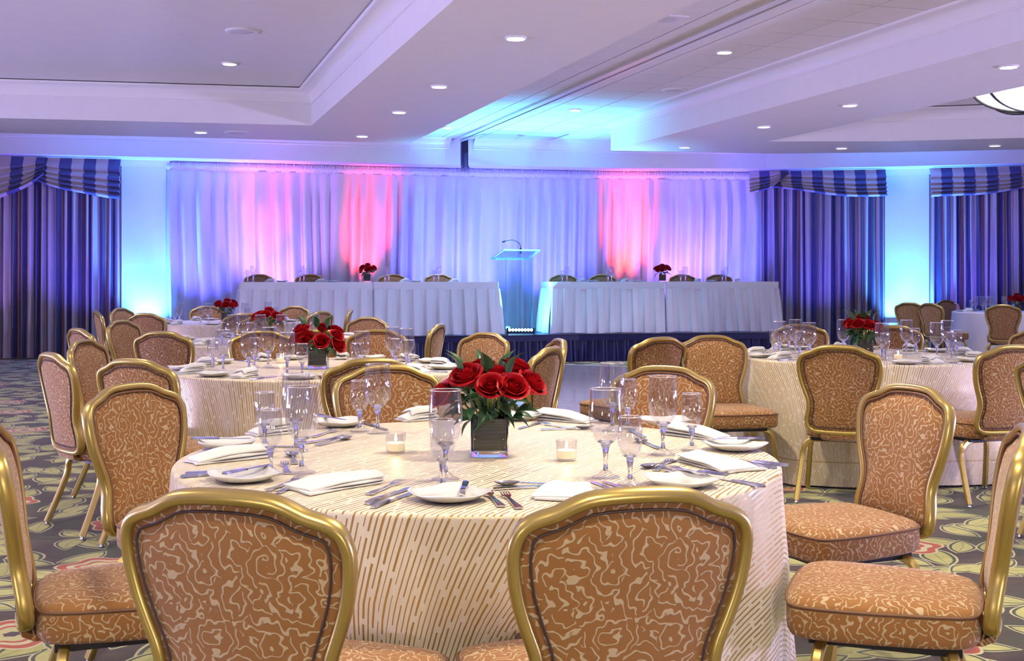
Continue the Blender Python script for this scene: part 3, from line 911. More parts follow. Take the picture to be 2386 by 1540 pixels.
# ---- coloured wash lights
UW = 0.5
for px, off, z, tilt, colr, w, size in [
    (338, 0.30, 0.14, 0.36, CYAN, 1000, 76), (2080, 0.30, 0.14, 0.36, CYAN, 760, 66), (2152, 0.30, 0.14, 0.36, CYAN, 760, 66), (-60, 0.0, 0.10, 0.5, VIOLET, 120, 80),
    (836, -0.38, SH+0.05, 1.75, RED, 950, 34), (1474, -0.38, SH+0.05, 1.75, (1.0, 0.05, 0.02), 1250, 36), (600, -0.38, SH+0.05, 1.2, (1.0, 0.06, 0.5), 420, 32),
    (450, -0.5, SH+0.05, 1.8, BLUE, 420, 75), (620, -0.5, SH+0.05, 1.8, VIOLET, 420, 75), (1000, -0.5, SH+0.05, 1.8, BLUE, 420, 70),
    (1120, -0.5, SH+0.05, 1.8, BLUE, 520, 75), (1300, -0.5, SH+0.05, 1.8, BLUE, 520, 75), (1600, -0.5, SH+0.05, 1.8, VIOLET, 380, 75),
    (1720, -0.5, SH+0.05, 1.8, BLUE, 420, 75), (1930, -0.6, 0.10, 1.2, BLUE, 300, 90), (2280, -0.6, 0.10, 1.2, BLUE, 300, 90), (160, -0.6, 0.10, 1.2, BLUE, 300, 90)]:
    up_light(px, off, z, tilt, colr, w*UW, size, 0.9, 0.03)
# added unseen fill: lavender lamps by the side walls, warm ones at the front
for x, y in ((-12.6, 3), (-12.6, 9), (12.6, 3), (12.6, 9)):
    spot('uplight', (x, y, 0.15), (x*0.45, y, 4.0), LAVENDER, WASH_W, 120, 0.9, 0.3)
for x in (-4, 3):
    spot('uplight', (x, -4.6, 0.15), (x, 0.5, 4.0), (1.0, 0.88, 0.80), WASH_W*0.20, 120, 0.9, 0.3)  # added warm fill for surfaces turned to the camera

# ================================================================ dance floor
ang = math.radians(-27); a_ = Vector((math.sin(-ang), math.cos(ang))); b_ = Vector((math.cos(ang), math.sin(ang)))
df0 = Vector(P(1325, 966, 0.0))
df = thing('dance_floor', 'pale wood panel dance floor in front of the stage', 'dance floor', (df0.x, df0.y, 0), ang)
PS = 0.92
b = MB(); b.box(0.004, PS-0.004, 0.004, PS-0.004, 0.0, 0.018); pan = b.mesh('panel', 'parquet', False)
for i in range(-3, 4):
    for j in range(0, 6):
        put('panel', pan, df, (i*PS, j*PS, 0))
b = MB()
b.box(-3*PS-0.06, 4*PS+0.06, -0.07, 0.0, 0, 0.016); put('edge_ramp', b.mesh('edge_ramp', 'white_metal', False), df)
b = MB(); b.box(-3*PS-0.06, 4*PS+0.06, 6*PS, 6*PS+0.07, 0, 0.016); put('edge_ramp', b.mesh('edge_ramp', 'white_metal', False), df)
b = MB(); b.box(-3*PS-0.06, -3*PS, 0, 6*PS, 0, 0.016); put('edge_ramp', b.mesh('edge_ramp', 'white_metal', False), df)
b = MB(); b.box(4*PS, 4*PS+0.06, 0, 6*PS, 0, 0.016); put('edge_ramp', b.mesh('edge_ramp', 'white_metal', False), df)
# ================================================================ banquet chairs
HALF = [(0, .514), (.06, .512), (.10, .506), (.13, .494), (.155, .481), (.18, .473), (.203, .463), (.221, .446), (.232, .42), (.235, .39), (.232, .35), (.222, .30), (.206, .25), (.191, .21), (.184, .18),
        (.184, .15), (.190, .12), (.195, .09), (.193, .055), (.178, .024), (.145, .006), (.10, .001), (0, 0)]
OUT = [(x, 0, z) for x, z in HALF]+[(-x, 0, z) for x, z in HALF[-2:0:-1]]
OUT = [Vector(p) for p in OUT]
BZ = 0.398
def backY(x, z): return 0.245+0.12*z+0.10*z*z-0.50*x*x
def inset(poly, d):
    n = len(poly); out = []
    for i in range(n):
        t_ = (poly[(i+1) % n]-poly[i-1]); t_.y = 0; t_.normalize()
        nn = Vector((-t_.z, 0, t_.x))
        c = Vector((0, 0, 0.28))
        if nn.dot(c-poly[i]) < 0: nn = -nn
        out.append(poly[i]+nn*d)
    return out
def lift(p, dy=0.0): return (p.x, backY(p.x, p.z)+dy, p.z+BZ)
def bnormal(x, z):
    return Vector((-(-1.0*x), 1.0, -(0.12+0.2*z))).normalized()
SM = spline(OUT, 2)
def make_chair(label):
    ch = thing('banquet_chair', label, 'chair')
    mid = inset(SM, 0.013)
    b = MB(); b.sweep([lift(p) for p in mid], rrect(0.027, 0.040, 3, 2.6), True, [bnormal(p.x, p.z) for p in mid])
    put('back_frame', b.mesh('back_frame', 'gold', 'all'), ch)
    inn = inset(SM, 0.024)
    c = Vector((0, 0, 0.29))
    def pad(name, side, bulge, base):
        b = MB(); n = len(inn); ss_ = [1.0, 0.985, 0.95, 0.88, 0.75, 0.55, 0.3, 0.0]
        rows = []
        for s in ss_:
            row = []
            for p in inn:
                q = c+(p-c)*s
                d = base+bulge*(1-s**5)
                row.append((q, (q.x, backY(q.x, q.z)+side*d, q.z+BZ)))
            rows.append(row)
        for r in rows[:-1]:
            for q, p3 in r: b.add(p3, (q.x, q.z))
        ci = b.add(rows[-1][0][1], (0.0, c.z))
        for j in range(len(ss_)-2):
            for i in range(n):
                a = j*n+i; d_ = j*n+(i+1) % n; b.face((a, d_, d_+n, a+n))
        for i in range(n): b.face(((len(ss_)-2)*n+i, (len(ss_)-2)*n+(i+1) % n, ci))
        return put(name, b.mesh(name, 'chair_fabric', 'all'), ch)
    fp = pad('back_cushion', -1, 0.026, 0.004)
    rp = pad('rear_panel', 1, 0.010, 0.006)
    pi_ = inset(SM, 0.029)
    b = MB(); b.tube([lift(p, -0.014) for p in pi_], 0.0048, 6, True); put('piping', b.mesh('piping', 'piping', 'all'), fp)
    pj = inset(SM, 0.040)
    b = MB(); b.tube([lift(p, 0.0135) for p in pj], 0.0026, 5, True); put('piping', b.mesh('rear_piping', 'seam', 'all'), rp)
    # seat
    so = spline([Vector(p) for p in [(-.235, -.20, 0), (-.21, -.245, 0), (-.12, -.262, 0), (0, -.266, 0), (.12, -.262, 0), (.21, -.245, 0), (.235, -.20, 0), (.238, -.10, 0), (.222, .05, 0),
                                     (.200, .16, 0), (.165, .205, 0), (.08, .217, 0), (0, .22, 0), (-.08, .217, 0), (-.165, .205, 0), (-.200, .16, 0), (-.222, .05, 0), (-.238, -.10, 0)]], 2)
    lev = [(0.372, .90), (0.376, .96), (0.386, .99), (0.41, 1.0), (0.448, 1.0), (0.460, .985), (0.470, .95), (0.480, .84), (0.486, .62), (0.489, .32)]
    b = MB(); n = len(so); rings = []; uvs = []
    per = [0.0]
    for i in range(1, n): per.append(per[-1]+(so[i]-so[i-1]).length)
    for z, s in lev:
        rings.append([(p.x*s, p.y*s-(1-s)*0.02, z-0.03*max(0, (p.y*s)/0.25)*0 ) for p in so])
        uvs.append([(per[i], z) if z < 0.455 else (p.x*s+3.0, p.y*s) for i, p in enumerate(so)])
    b.loft(rings, True, True, 0, uvs)
    st = put('seat', b.mesh('seat', 'chair_fabric', True), ch)
    b = MB(); b.tube([(p.x*1.0, p.y*1.0, 0.456) for p in so], 0.004, 5, True); put('piping', b.mesh('seat_piping', 'piping', 'all'), st)
    # upholstered bracket joining back and seat, and the pan under the seat
    b = MB()
    path = [(0, 0.10, 0.388), (0, 0.17, 0.376), (0, 0.215, 0.374), (0, 0.240, 0.386), (0, 0.244, 0.402)]
    b.sweep(path, rrect(0.22, 0.030, 3, 4), False, [Vector((0, 0.1, 1)), Vector((0, 0.05, 1)), Vector((0, -0.2, 1)), Vector((0, -0.8, 0.5)), Vector((0, -1, 0.1))])
    for i, v_ in enumerate(b.v): b.uv[i] = (v_[0], v_[2]+v_[1])
    put('back_bracket', b.mesh('back_bracket', 'chair_fabric', True), ch)
    b = MB(); b.box(-0.17, 0.17, -0.20, 0.17, 0.350, 0.376); put('seat_pan', b.mesh('seat_pan', 'dark_metal', False), ch)
    # legs: arch out from under the seat, then straight to the floor
    for sx in (-1, 1):
        for fy, ft, in ((0.14, 0.255), (-0.16, -0.225)):
            pts = [(sx*0.07, fy, 0.357), (sx*0.13, fy*1.02, 0.357), (sx*0.178, fy*1.06, 0.348), (sx*0.208, fy*1.10, 0.318), (sx*0.220, fy*1.13, 0.26), (sx*0.232, (fy*1.13+ft)/2, 0.13), (sx*0.243, ft, 0.016)]
            path = spline([Vector(p) for p in pts], 4, False)
            b = MB(); b.sweep(path, rrect(0.030, 0.030, 2, 3.5), False, (0, 1, 0.0))
            lg = put('leg', b.mesh('leg', 'gold', True), ch)
            b = MB(); b.lathe([(0.013, 0.001), (0.014, 0.006), (0.010, 0.010), (0.008, 0.022), (0.0, 0.022)], 10, c=(sx*0.243, ft))
            put('glide', b.mesh('glide', 'chrome'), lg)
    return ch
chair0 = make_chair('gold framed banquet chair')
used = [False]
CHAIRS = []
def chair(bx, byy, face, label, group, z=0.0, ahead=0.30):
    """(bx, byy): plan place of the top of the backrest; face: plan point the chair faces"""
    d = (Vector(face)-Vector((bx, byy))).normalized()
    loc = (bx+d.x*ahead, byy+d.y*ahead, z)
    rz_ = math.atan2(d.y, d.x)+PI/2
    CHAIRS.append((loc[0], loc[1], rz_))
    if not used[0]:
        used[0] = True
        chair0.location = loc; chair0.rotation_euler = (0, 0, rz_); chair0['label'] = label; chair0['group'] = group
        return chair0
    return dup(chair0, loc, rz_, label, group)

T1, T2, T3, T4, T6, T7 = (-0.10, 3.53), (-1.14, 6.94), (-2.02, 9.85), (-3.37, 13.9), (2.385, 8.0), (7.65, 18.0)
def cpx(px, top, z=0.89): 
    y = (EYE-z)*F/(top-HOR); return (XA(px, y), y)
G1, G2, G3, G4, G6, G7 = ('chairs around the nearest round table', 'chairs around the second left table', 'chairs around the third left table', 'chairs around the farthest left table',
                          'chairs around the right table', 'chairs around the far right table')
CH_ = [
 ((-0.505, 2.13), T1, 'gold framed banquet chair back at the bottom left, closest to the camera', G1),
 ((0.223, 2.15), T1, 'gold framed banquet chair back at the bottom centre, blocking the table front', G1),
 ((-1.325, 3.06), T1, 'banquet chair cut off by the left edge, seat showing at the bottom', G1),
 ((-1.34, 4.18), T1, 'patterned banquet chair facing right at the left side of the nearest table', G1),
 ((-0.535, 5.05), T1, 'banquet chair across the nearest table, behind the two left glasses', G1),
 ((0.64, 5.0), T1, 'banquet chair across the nearest table, behind the right goblets', G1),
 ((1.39, 4.15), T1, 'banquet chair facing left at the right side of the nearest table', G1),
 ((1.29, 3.02), T1, 'banquet chair seen edge-on at the lower right, large seat toward the camera', G1),
 ((-0.66, 5.52), T2, 'banquet chair back to the camera at the near side of the second left table', G2),
 ((-1.75, 5.49), T2, 'dark banquet chair back at the near left of the second table', G2),
 ((-2.30, 5.94), T2, 'banquet chair seen edge-on with its legs showing on the left carpet', G2),
 ((-2.36, 7.10), T2, 'pale front of a banquet chair at the left side of the second table', G2),
 ((-1.76, 8.28), T2, 'banquet chair across the second table, behind its left glasses', G2),
 ((-0.97, 8.47), T2, 'banquet chair across the second table, right of its roses', G2),
 ((-0.22, 7.98), T2, 'broad banquet chair front at the far right of the second table', G2),
 ((0.22, 7.22), T2, 'farther of two edge-on chairs right of the nearest roses', G2),
 ((0.10, 6.42), T2, 'nearer of two edge-on chairs right of the nearest roses', G2),
 ((-2.44, 8.25), T3, 'dark purple chair back between the second and third left tables', G3),
 ((-3.20, 8.75), T3, 'edge-on banquet chair with a pale side on the left carpet', G3),
 ((-3.12, 10.2), T3, 'mauve chair front at the left side of the third table', G3),
 ((-1.40, 11.05), T3, 'chair front beyond the third table, right of the second roses', G3),
 ((-2.4, 11.3), T3, 'chair beyond the third table, hidden by its roses', G3),
 ((-0.72, 9.6), T3, 'edge-on chair at the right end of the third table', G3),
 ((-1.45, 8.6), T3, 'chair back at the near right of the third table', G3),
 ((-3.84, 12.4), T4, 'purple chair back at the near left of the farthest table', G4),
 ((-4.63, 13.2), T4, 'edge-on chair standing before the striped curtain at far left', G4),
 ((-4.62, 14.3), T4, 'chair front by the blue column at the farthest left table', G4),
 ((-2.80, 12.35), T4, 'dark chair back at the near right of the farthest left table', G4),
 ((-2.82, 15.3), T4, 'pale chair front before the head table skirt, beyond the farthest left table', G4),
 ((-3.95, 15.3), T4, 'chair front beyond the farthest left table, behind its roses', G4),
 ((-2.22, 13.2), T4, 'chair side at the right of the farthest left table', G4),
 ((-1.95, 14.0), T4, 'edge-on chair before the head table skirt at the right of the farthest table', G4),
 ((0.93, 7.46), (0.1, 8.7), 'chair back left of the chair turned to the camera, half hidden', G6),
 ((1.83, 6.60), T6, 'upright chair back at the near side of the right table', G6),
 ((2.80, 6.62), T6, 'chair back cut by the right edge at the right table', G6),
 ((3.55, 8.4), T6, 'chair front at the right end of the right table', G6),
 ((2.30, 9.42), T6, 'chair front across the right table, left of its roses', G6),
 ((6.10, 17.2), T7, 'mauve chair back left of the far right table', G7),
 ((5.93, 17.6), (7.0, 18.9), 'edge-on chair before the right column', G7),
 ((7.20, 19.15), T7, 'pale chair front left of the far right table', G7),
 ((6.72, 16.15), T7, 'mauve chair back in front of the far right table', G7),
]
for p_, fc, lb, gp in CH_:
    if fc in (T2, T3, T4, T6, T7):
        v_ = Vector(p_)-Vector(fc)
        if v_.length < 1.44: p_ = tuple(Vector(fc)+v_.normalized()*1.44)
    chair(p_[0], p_[1], fc, lb, gp)
chair(1.30, 7.66, (1.44, 6.9), 'chair turned to the camera at the left of the right table, seat showing', G6)
chair(2.98, 9.25, (3.4, 11.0), 'dark chair back beyond the right table, right of its roses', G6)
chair(2.56, 5.60, (3.6, 6.0), 'sliver of a pale chair at the right edge of the picture', G6)
HS = [(603, 0), (722, 0), (915, 1), (1022, 1), (1312, 2), (1404, 2), (1590, 3), (1675, 3)]
def ht_front(px, k):
    c_ = HTs[k]; p, q = c_[0], c_[1]
    x = 0
    y = p.y
    for _ in range(20):
        x = XA(px, y); y = p.y+(q.y-p.y)*(x-p.x)/(q.x-p.x)
    return x, y
nth = ['first', 'second', 'third', 'fourth']
for i, (px, k) in enumerate(HS):
    x, y = ht_front(px, k); y2 = y+1.22; x2 = XA(px, y2)
    chair(x2, y2, (x2+0.1, y2-2), '%s chair from the left behind the %s head tables' % (nth[i % 4], 'left' if i < 4 else 'right'), 'chairs behind the head tables', SH)

# ================================================================ tablecloths
TZ, TR = 0.755, 0.885
def cloth(name, c, label, mat='cloth', ang=0.38, seed=1, nf=17, res=1.0, flare=0.06, amp=0.022):
    b = MB(); rg = random.Random(seed); N = int(192*res)
    ph = [rg.uniform(0, 6.28) for _ in range(5)]
    R0 = TR-0.012
    prof = [(0.0, 0.0), (R0*0.5, 0.0), (R0*0.85, 0.0), (R0, 0.0)]
    ca, sa = math.cos(ang), math.sin(ang)
    rows = []
    def fold(a): 
        k = math.sin(nf*a+ph[0]+0.9*math.sin(3*a+ph[1]))+0.45*math.sin((nf*0.53)*a*2//1*0+7*a+ph[2])
        return k
    steps = [('t', r) for r in (0.0, 0.3, 0.6, 0.8, R0)]+[('c', k) for k in (0.25, 0.5, 0.75, 1.0)]+[('s', v) for v in (0.06, 0.14, 0.26, 0.4, 0.55, 0.7, 0.85, 1.0)]
    for kind, val in steps:
        row = []
        for i in range(N):
            a = 2*PI*i/N
            if kind == 't': r, z, s = val, TZ, val
            elif kind == 'c': r, z, s = R0+0.012*math.sin(val*PI/2), TZ-0.012*(1-math.cos(val*PI/2)), R0+0.019*val
            else:
                g = val**1.1
                r = TR+flare*g+amp*g*fold(a); z = TZ-0.012-(TZ-0.030)*val; s = R0+0.019+(TZ-0.03)*val
                z += 0.006*math.sin(5*a+ph[3])*val
            x, y = r*math.cos(a), r*math.sin(a)
            fx, fy = s*math.cos(a), s*math.sin(a)
            row.append(((x, y, z), (fx*ca+fy*sa, -fx*sa+fy*ca)))
        rows.append(row)
    # the seats pushed under the table press the hanging cloth inward
    near_ = [q for q in CHAIRS if math.hypot(q[0]-c[0], q[1]-c[1]) < 2.0]
    for row in rows[9:]:
        disp = [0.0]*N
        for i, ((x, y, z), u) in enumerate(row):
            if z > 0.53: continue
            r = math.hypot(x, y); k = 0.0
            for (qx, qy, qr) in near_:
                cr, sr = math.cos(-qr), math.sin(-qr)
                while k < 0.3:
                    wx, wy = c[0]+x*(r-k)/r-qx, c[1]+y*(r-k)/r-qy
                    lx_, ly_ = wx*cr-wy*sr, wx*sr+wy*cr
                    if abs(lx_) < 0.275 and -0.285 < ly_ < 0.26: k += 0.01
                    else: break
            disp[i] = k
        sm = [max(disp[i], sum(disp[(i+o) % N]*w for o, w in ((-3, .1), (-2, .15), (-1, .2), (0, .1), (1, .2), (2, .15), (3, .1)))) for i in range(N)]
        for i, ((x, y, z), u) in enumerate(row):
            if sm[i] > 0: r = math.hypot(x, y); row[i] = ((x*(r-sm[i])/r, y*(r-sm[i])/r, z), u)
    for row in rows:
        for p, u in row: b.add(p, u)
    for j in range(len(rows)-1):
        for i in range(N):
            a = j*N+i; d = j*N+(i+1) % N; b.face((a, d, d+N, a+N))
    return tag(put(name, b.mesh(name, mat, 'all'), None, (c[0], c[1], 0)), label, 'tablecloth', 'floor-length round tablecloths')
# stripes on the nearest cloth lean to the right as they run away from the camera
cloth('tablecloth', T1, 'cream and gold striped cloth covering the nearest round table', ang=-0.46, seed=3, nf=13)
cloth('tablecloth', T2, 'striped cloth on the second round table along the left', ang=-0.10, seed=5, nf=21)
cloth('tablecloth', T3, 'striped cloth on the third round table along the left', ang=0.45, seed=7, nf=19, res=0.7)
cloth('tablecloth', T4, 'striped cloth on the farthest left round table', ang=0.05, seed=9, nf=19, res=0.7)
cloth('tablecloth', T6, 'cream striped cloth with deep folds on the right round table', ang=-0.30, seed=11, nf=12, amp=0.035, flare=0.09)
cloth('tablecloth', T7, 'plain mauve-lit cloth on the far right round table', mat='plain_cloth', seed=13, nf=15, res=0.6)
# ================================================================ tableware meshes
def glass_meshes(H, rb, rr, rf, hb, n=28):
    """H height, rb bowl max radius, rr rim radius, rf foot radius, hb height where the bowl starts"""
    bowl = []
    hs = [0.0, 0.03, 0.09, 0.18, 0.30, 0.45, 0.62, 0.80, 1.0]
    rs = [0.16, 0.36, 0.60, 0.80, 0.94, 1.0, 0.995, 0.95, rr/rb]
    for h, r in zip(hs, rs): bowl.append((rb*r, hb+(H-hb)*h))
    b = MB(); b.lathe_open(bowl, n, 0)
    inner = [(max(r-0.0022, 0.003), z+0.006*(1-k/8)) for k, (r, z) in enumerate(bowl)]
    b.lathe_open(inner, n, 0)
    m = 6; path = [(rr*math.cos(2*PI*i/n), rr*math.sin(2*PI*i/n), H) for i in range(n)]
    b.tube(path, 0.0014, 6, True, 1)
    bm = b.mesh('bowl', ['glass_thin', 'glass'], 'all')
    b = MB(); b.lathe([(0.0, hb*0.22), (0.0062, hb*0.22), (0.0058, hb*0.45), (0.0072, hb*0.78), (0.0095, hb*0.9), (rb*0.30, hb+0.004), (rb*0.52, hb+(H-hb)*0.07), (rb*0.40, hb+(H-hb)*0.085), (0.0, hb+(H-hb)*0.06)], 20)
    sm = b.mesh('stem', 'glass', 'all')
    b = MB(); b.lathe([(0.0, 0.0005), (rf*0.98, 0.0005), (rf, 0.002), (rf*0.96, 0.0036), (rf*0.5, 0.010), (0.010, 0.020), (0.0062, hb*0.28), (0.0, hb*0.28)], n)
    fm = b.mesh('foot', 'glass_thin', 'all')
    return bm, sm, fm
GOB = glass_meshes(0.236, 0.0450, 0.0410, 0.038, 0.085)
WIN = glass_meshes(0.175, 0.0325, 0.0285, 0.034, 0.066)
USED = []
def spread(x, y, r, steps=60):
    """nudge a round footprint away from the ones already on the tables"""
    for _ in range(steps):
        hit = None
        for (ux, uy, ur) in USED:
            d = math.hypot(x-ux, y-uy)
            if d < r+ur-1e-4 and (hit is None or d < hit[0]): hit = (d, ux, uy, ur)
        if hit is None: break
        d, ux, uy, ur = hit
        vx_, vy_ = ((x-ux)/d, (y-uy)/d) if d > 1e-4 else (0.3, 0.95)
        x, y = ux+vx_*(r+ur), uy+vy_*(r+ur)
    USED.append((x, y, r)); return x, y
def stemware(kind, x, y, z, label, group):
    ms = GOB if kind == 'g' else WIN
    x, y = spread(x, y, 0.0465 if kind == 'g' else 0.0365)
    t_ = thing('water_goblet' if kind == 'g' else 'wine_glass', label, 'glass', (x, y, z+0.001), random.uniform(0, 6), group)
    put('bowl', ms[0], t_); put('stem', ms[1], t_); put('foot', ms[2], t_)
    return t_
# square side plate
def plate_mesh(s=0.088):
    def ring(r, e, z, lift_=0.0, n=48):
        out = []
        for i in range(n):
            a = 2*PI*i/n; c, q = math.cos(a), math.sin(a)
            k = (abs(c)**e+abs(q)**e)**(-1/e)
            out.append((r*k*c, r*k*q, z+lift_*abs(math.sin(2*a))**2))
        return out
    b = MB()
    b.loft([ring(s*0.55, 2.2, 0.0005), ring(s*0.60, 2.2, 0.003), ring(s*0.80, 2.6, 0.007, 0.001), ring(s*0.97, 3.4, 0.0165, 0.005), ring(s, 3.5, 0.0185, 0.006), ring(s*0.985, 3.5, 0.0200, 0.006),
            ring(s*0.93, 3.3, 0.0172, 0.005), ring(s*0.78, 2.8, 0.0105, 0.001), ring(s*0.66, 2.4, 0.0085), ring(s*0.3, 2.2, 0.0080), ring(s*0.02, 2.2, 0.0080)])
    return b.mesh('side_plate', 'porcelain', 'all')
PLATE = plate_mesh()
# cutlery, length along +Y, handle end at -Y
def fork_mesh():
    b = MB(); L = 0.195
    def zc(y): return 0.0015+0.010*max(0, (y-0.01)/0.0875)**1.5*(1 if y < 0.075 else 1-0.5*(y-0.075)/0.0225)
    secs = [(-L/2, 0.0095, .0022), (-L/2+0.004, 0.0100, .0026), (-0.02, 0.0062, .003), (0.022, 0.0040, .003), (0.036, 0.0058, .0024), (0.046, 0.0112, .002), (0.055, 0.0122, .0018)]
    b.loft([[(-w, y, zc(y)), (w, y, zc(y)), (w, y, zc(y)+h), (-w, y, zc(y)+h)] for y, w, h in secs])
    for k in range(4):
        x = -0.0098+k*0.00653
        b.loft([[(x*f-w, y, zc(y)), (x*f+w, y, zc(y)), (x*f+w, y, zc(y)+.0016), (x*f-w, y, zc(y)+.0016)] for y, w, f in ((0.053, .0019, 1.0), (0.075, .0016, 1.0), (0.0975, .0008, 0.96))])
    return b.mesh('fork', 'steel', True)
def knife_mesh(L=0.235):
    b = MB()
    secs = [(-L/2, 0.0062, .004), (-L/2+0.004, 0.0085, .007), (-0.04, 0.0070, .0065), (-0.01, 0.0062, .006), (-0.004, 0.0055, .004)]
    b.loft([[(-w, y, 0.0005), (w, y, 0.0005), (w*0.8, y, 0.0005+h), (-w*0.8, y, 0.0005+h)] for y, w, h in secs])
    bl = [(-0.004, -0.005, 0.0055), (0.02, -0.0055, 0.0085), (0.06, -0.0058, 0.0105), (L/2-0.02, -0.0058, 0.0098), (L/2-0.006, -0.005, 0.006), (L/2, -0.0042, -0.001)]
    b.loft([[(x0, y, 0.0015), (x1, y, 0.0015), (x1, y, 0.0023), (x0, y, 0.0030)] for y, x0, x1 in bl])
    return b.mesh('knife', 'steel', True)
def spoon_mesh():
    b = MB(); L = 0.19
    secs = [(-L/2, 0.0092, .0022), (-L/2+0.004, 0.0098, .0026), (-0.03, 0.0060, .003), (0.022, 0.0036, .003), (0.032, 0.0036, .003)]
    b.loft([[(-w, y, 0.002+max(0, y)*0.15), (w, y, 0.002+max(0, y)*0.15), (w, y, 0.002+max(0, y)*0.15+h), (-w, y, 0.002+max(0, y)*0.15+h)] for y, w, h in secs])
    def fn(u, v):
        a = 2*PI*u; r = v
        y = 0.061+0.033*r*math.sin(a); x = 0.0195*r*math.cos(a)*(1-0.15*math.sin(a))
        return (x, y, 0.0015+0.0085*r*r)
    b.grid(fn, 20, 5, True)
    b.grid(lambda u, v: (lambda q: (q[0]*1.02, q[1], q[2]-0.0012))(fn(u, v)), 20, 5, True)
    return b.mesh('spoon', 'steel', True)
FORK, KNIFE, BKNIFE, SPOON = fork_mesh(), knife_mesh(), knife_mesh(0.185), spoon_mesh()
# folded napkins: a strip of cloth folded over itself, width across Y
def napkin_mesh(seed, L=0.23, W=0.105, layers=3, fan=0.12, th=0.0045, gap=0.0065):
    rg = random.Random(seed); path = []
    pitch = th+gap
    for k in range(layers):
        a_, c_ = (-L/2, L/2) if k % 2 == 0 else (L/2, -L/2)
        short = 0.012*k if c_ < 0 else 0.0
        for i in range(9):
            t_ = i/8; xx = a_+(c_-a_)*t_
            if c_ < 0: xx = a_+(c_+short-a_)*t_
            else: xx = (a_+0.012*k)+(c_-a_-0.012*k)*t_
            lift_ = 1.0 if xx > 0 else 1.0-0.75*min(1, (-xx)/(L*0.45))**1.5        # plump at the fold, flat at the open end
            path.append((xx, th/2+0.001+pitch*k*lift_))
        if k < layers-1:
            e = 1 if c_ > 0 else -1
            zl = path[-1][1]; x_ = path[-1][0]; nx = pitch*(1.0 if c_ > 0 else 0.35)
            for q in (0.2, 0.4, 0.6, 0.8): path.append((x_+e*nx*0.75*math.sin(q*PI), zl+nx*q))
    # thicken the folded line into a closed outline
    n = len(path); L_, R_s = [], []
    for i in range(n):
        d = Vector((path[min(i+1, n-1)][0]-path[max(i-1, 0)][0], path[min(i+1, n-1)][1]-path[max(i-1, 0)][1])).normalized()
        L_.append((path[i][0]-d.y*th/2, path[i][1]+d.x*th/2)); R_s.append((path[i][0]+d.y*th/2, path[i][1]-d.x*th/2))
    outl = L_+R_s[::-1]; m = len(outl); b = MB(); nW = 8
    for j in range(nW+1):
        v = j/nW-0.5; e = 1-0.25*(abs(v)*2)**6
        for i, (x, z) in enumerate(outl):
            kk = (i if i < n else 2*n-1-i)/n*layers
            spread = 1+fan*(-x/L)
            b.add((x*(1-0.01*(abs(v)*2)**4)+0.005*math.sin(v*6+kk*1.3+seed), v*W*spread+0.003*math.sin(x*25+kk*2+seed)+(kk-1.5)*0.004*fan*6*(0.5-x/L), max(0.0008, z*e+0.003*math.sin(v*7+x*14+seed)*(z/0.03))))
    for j in range(nW):
        for i in range(m): a = j*m+i; d = j*m+(i+1) % m; b.face((a, d, d+m, a+m))
    for j in (0, nW):
        for i in range(n-1):
            q = (j*m+i, j*m+i+1, j*m+2*n-2-i, j*m+2*n-1-i); b.face(q if j else q[::-1])
    return b.mesh('napkin', 'napkin', True)
NAPS = [napkin_mesh(s, L, W, ly_, fn_, th, gp) for s, L, W, ly_, fn_, th, gp in ((1, .235, .115, 3, .30, .005, .006), (2, .23, .085, 3, .08, .006, .009), (3, .13, .08, 4, .1, .006, .008), (4, .19, .13, 2, .35, .005, .004))]

def lay(me, name, px0, py0, px1, py1, label, cat, group, z=TZ, dz=0.001):
    """lay a long thing on a table: first point = its near end (-Y), second = its far end"""
    p, q = Vector(P(px0, py0, z)), Vector(P(px1, py1, z)); d = q-p; c = (p+q)/2
    return tag(put(name, me, None, (c.x, c.y, z+dz), math.atan2(d.y, d.x)-PI/2), label, cat, group)
def lay_x(me, name, px0, py0, px1, py1, label, cat, group, z=TZ):
    p, q = Vector(P(px0, py0, z)), Vector(P(px1, py1, z)); d = q-p; c = (p+q)/2
    return tag(put(name, me, None, (c.x, c.y, z+0.0015), math.atan2(d.y, d.x)), label, cat, group)
gT1 = ' on the nearest round table'
# ---- nearest table, thing by thing
for k, px, py, lb in [('g', 1038, 1118, 'tall water goblet before the vase of the nearest roses'), ('g', 703, 1103, 'larger goblet at the left, above the fork tines'),
                      ('g', 690, 1052, 'goblet half hidden behind the left goblet'), ('g', 880, 1010, 'goblet before the patterned chair across the nearest table'),
                      ('g', 1427, 1005, 'farthest goblet right of the nearest roses'), ('g', 1545, 1060, 'goblet before the right-hand chair across the nearest table'),
                      ('g', 1411, 1113, 'goblet right of the candle, closest to the camera on the right')]:
    x, y = P(px, py, TZ); stemware(k, x, y, TZ, lb, 'water goblets'+gT1)
for k, px, py, lb in [('w', 1031, 1140, 'small wine glass behind the plate with a single butter knife'), ('w', 645, 1105, 'small wine glass beside the left napkin and plate'),
                      ('w', 617, 1045, 'small wine glass farthest left on the nearest table'), ('w', 838, 1005, 'small wine glass left of the goblet across the table'),
                      ('w', 1462, 1000, 'small wine glass partly behind the right goblet'), ('w', 1612, 1050, 'rightmost wine glass on the nearest table'),
                      ('w', 1468, 1130, 'wine glass above the two knives on the right')]:
    x, y = P(px, py, TZ); stemware(k, x, y, TZ, lb, 'wine glasses'+gT1)
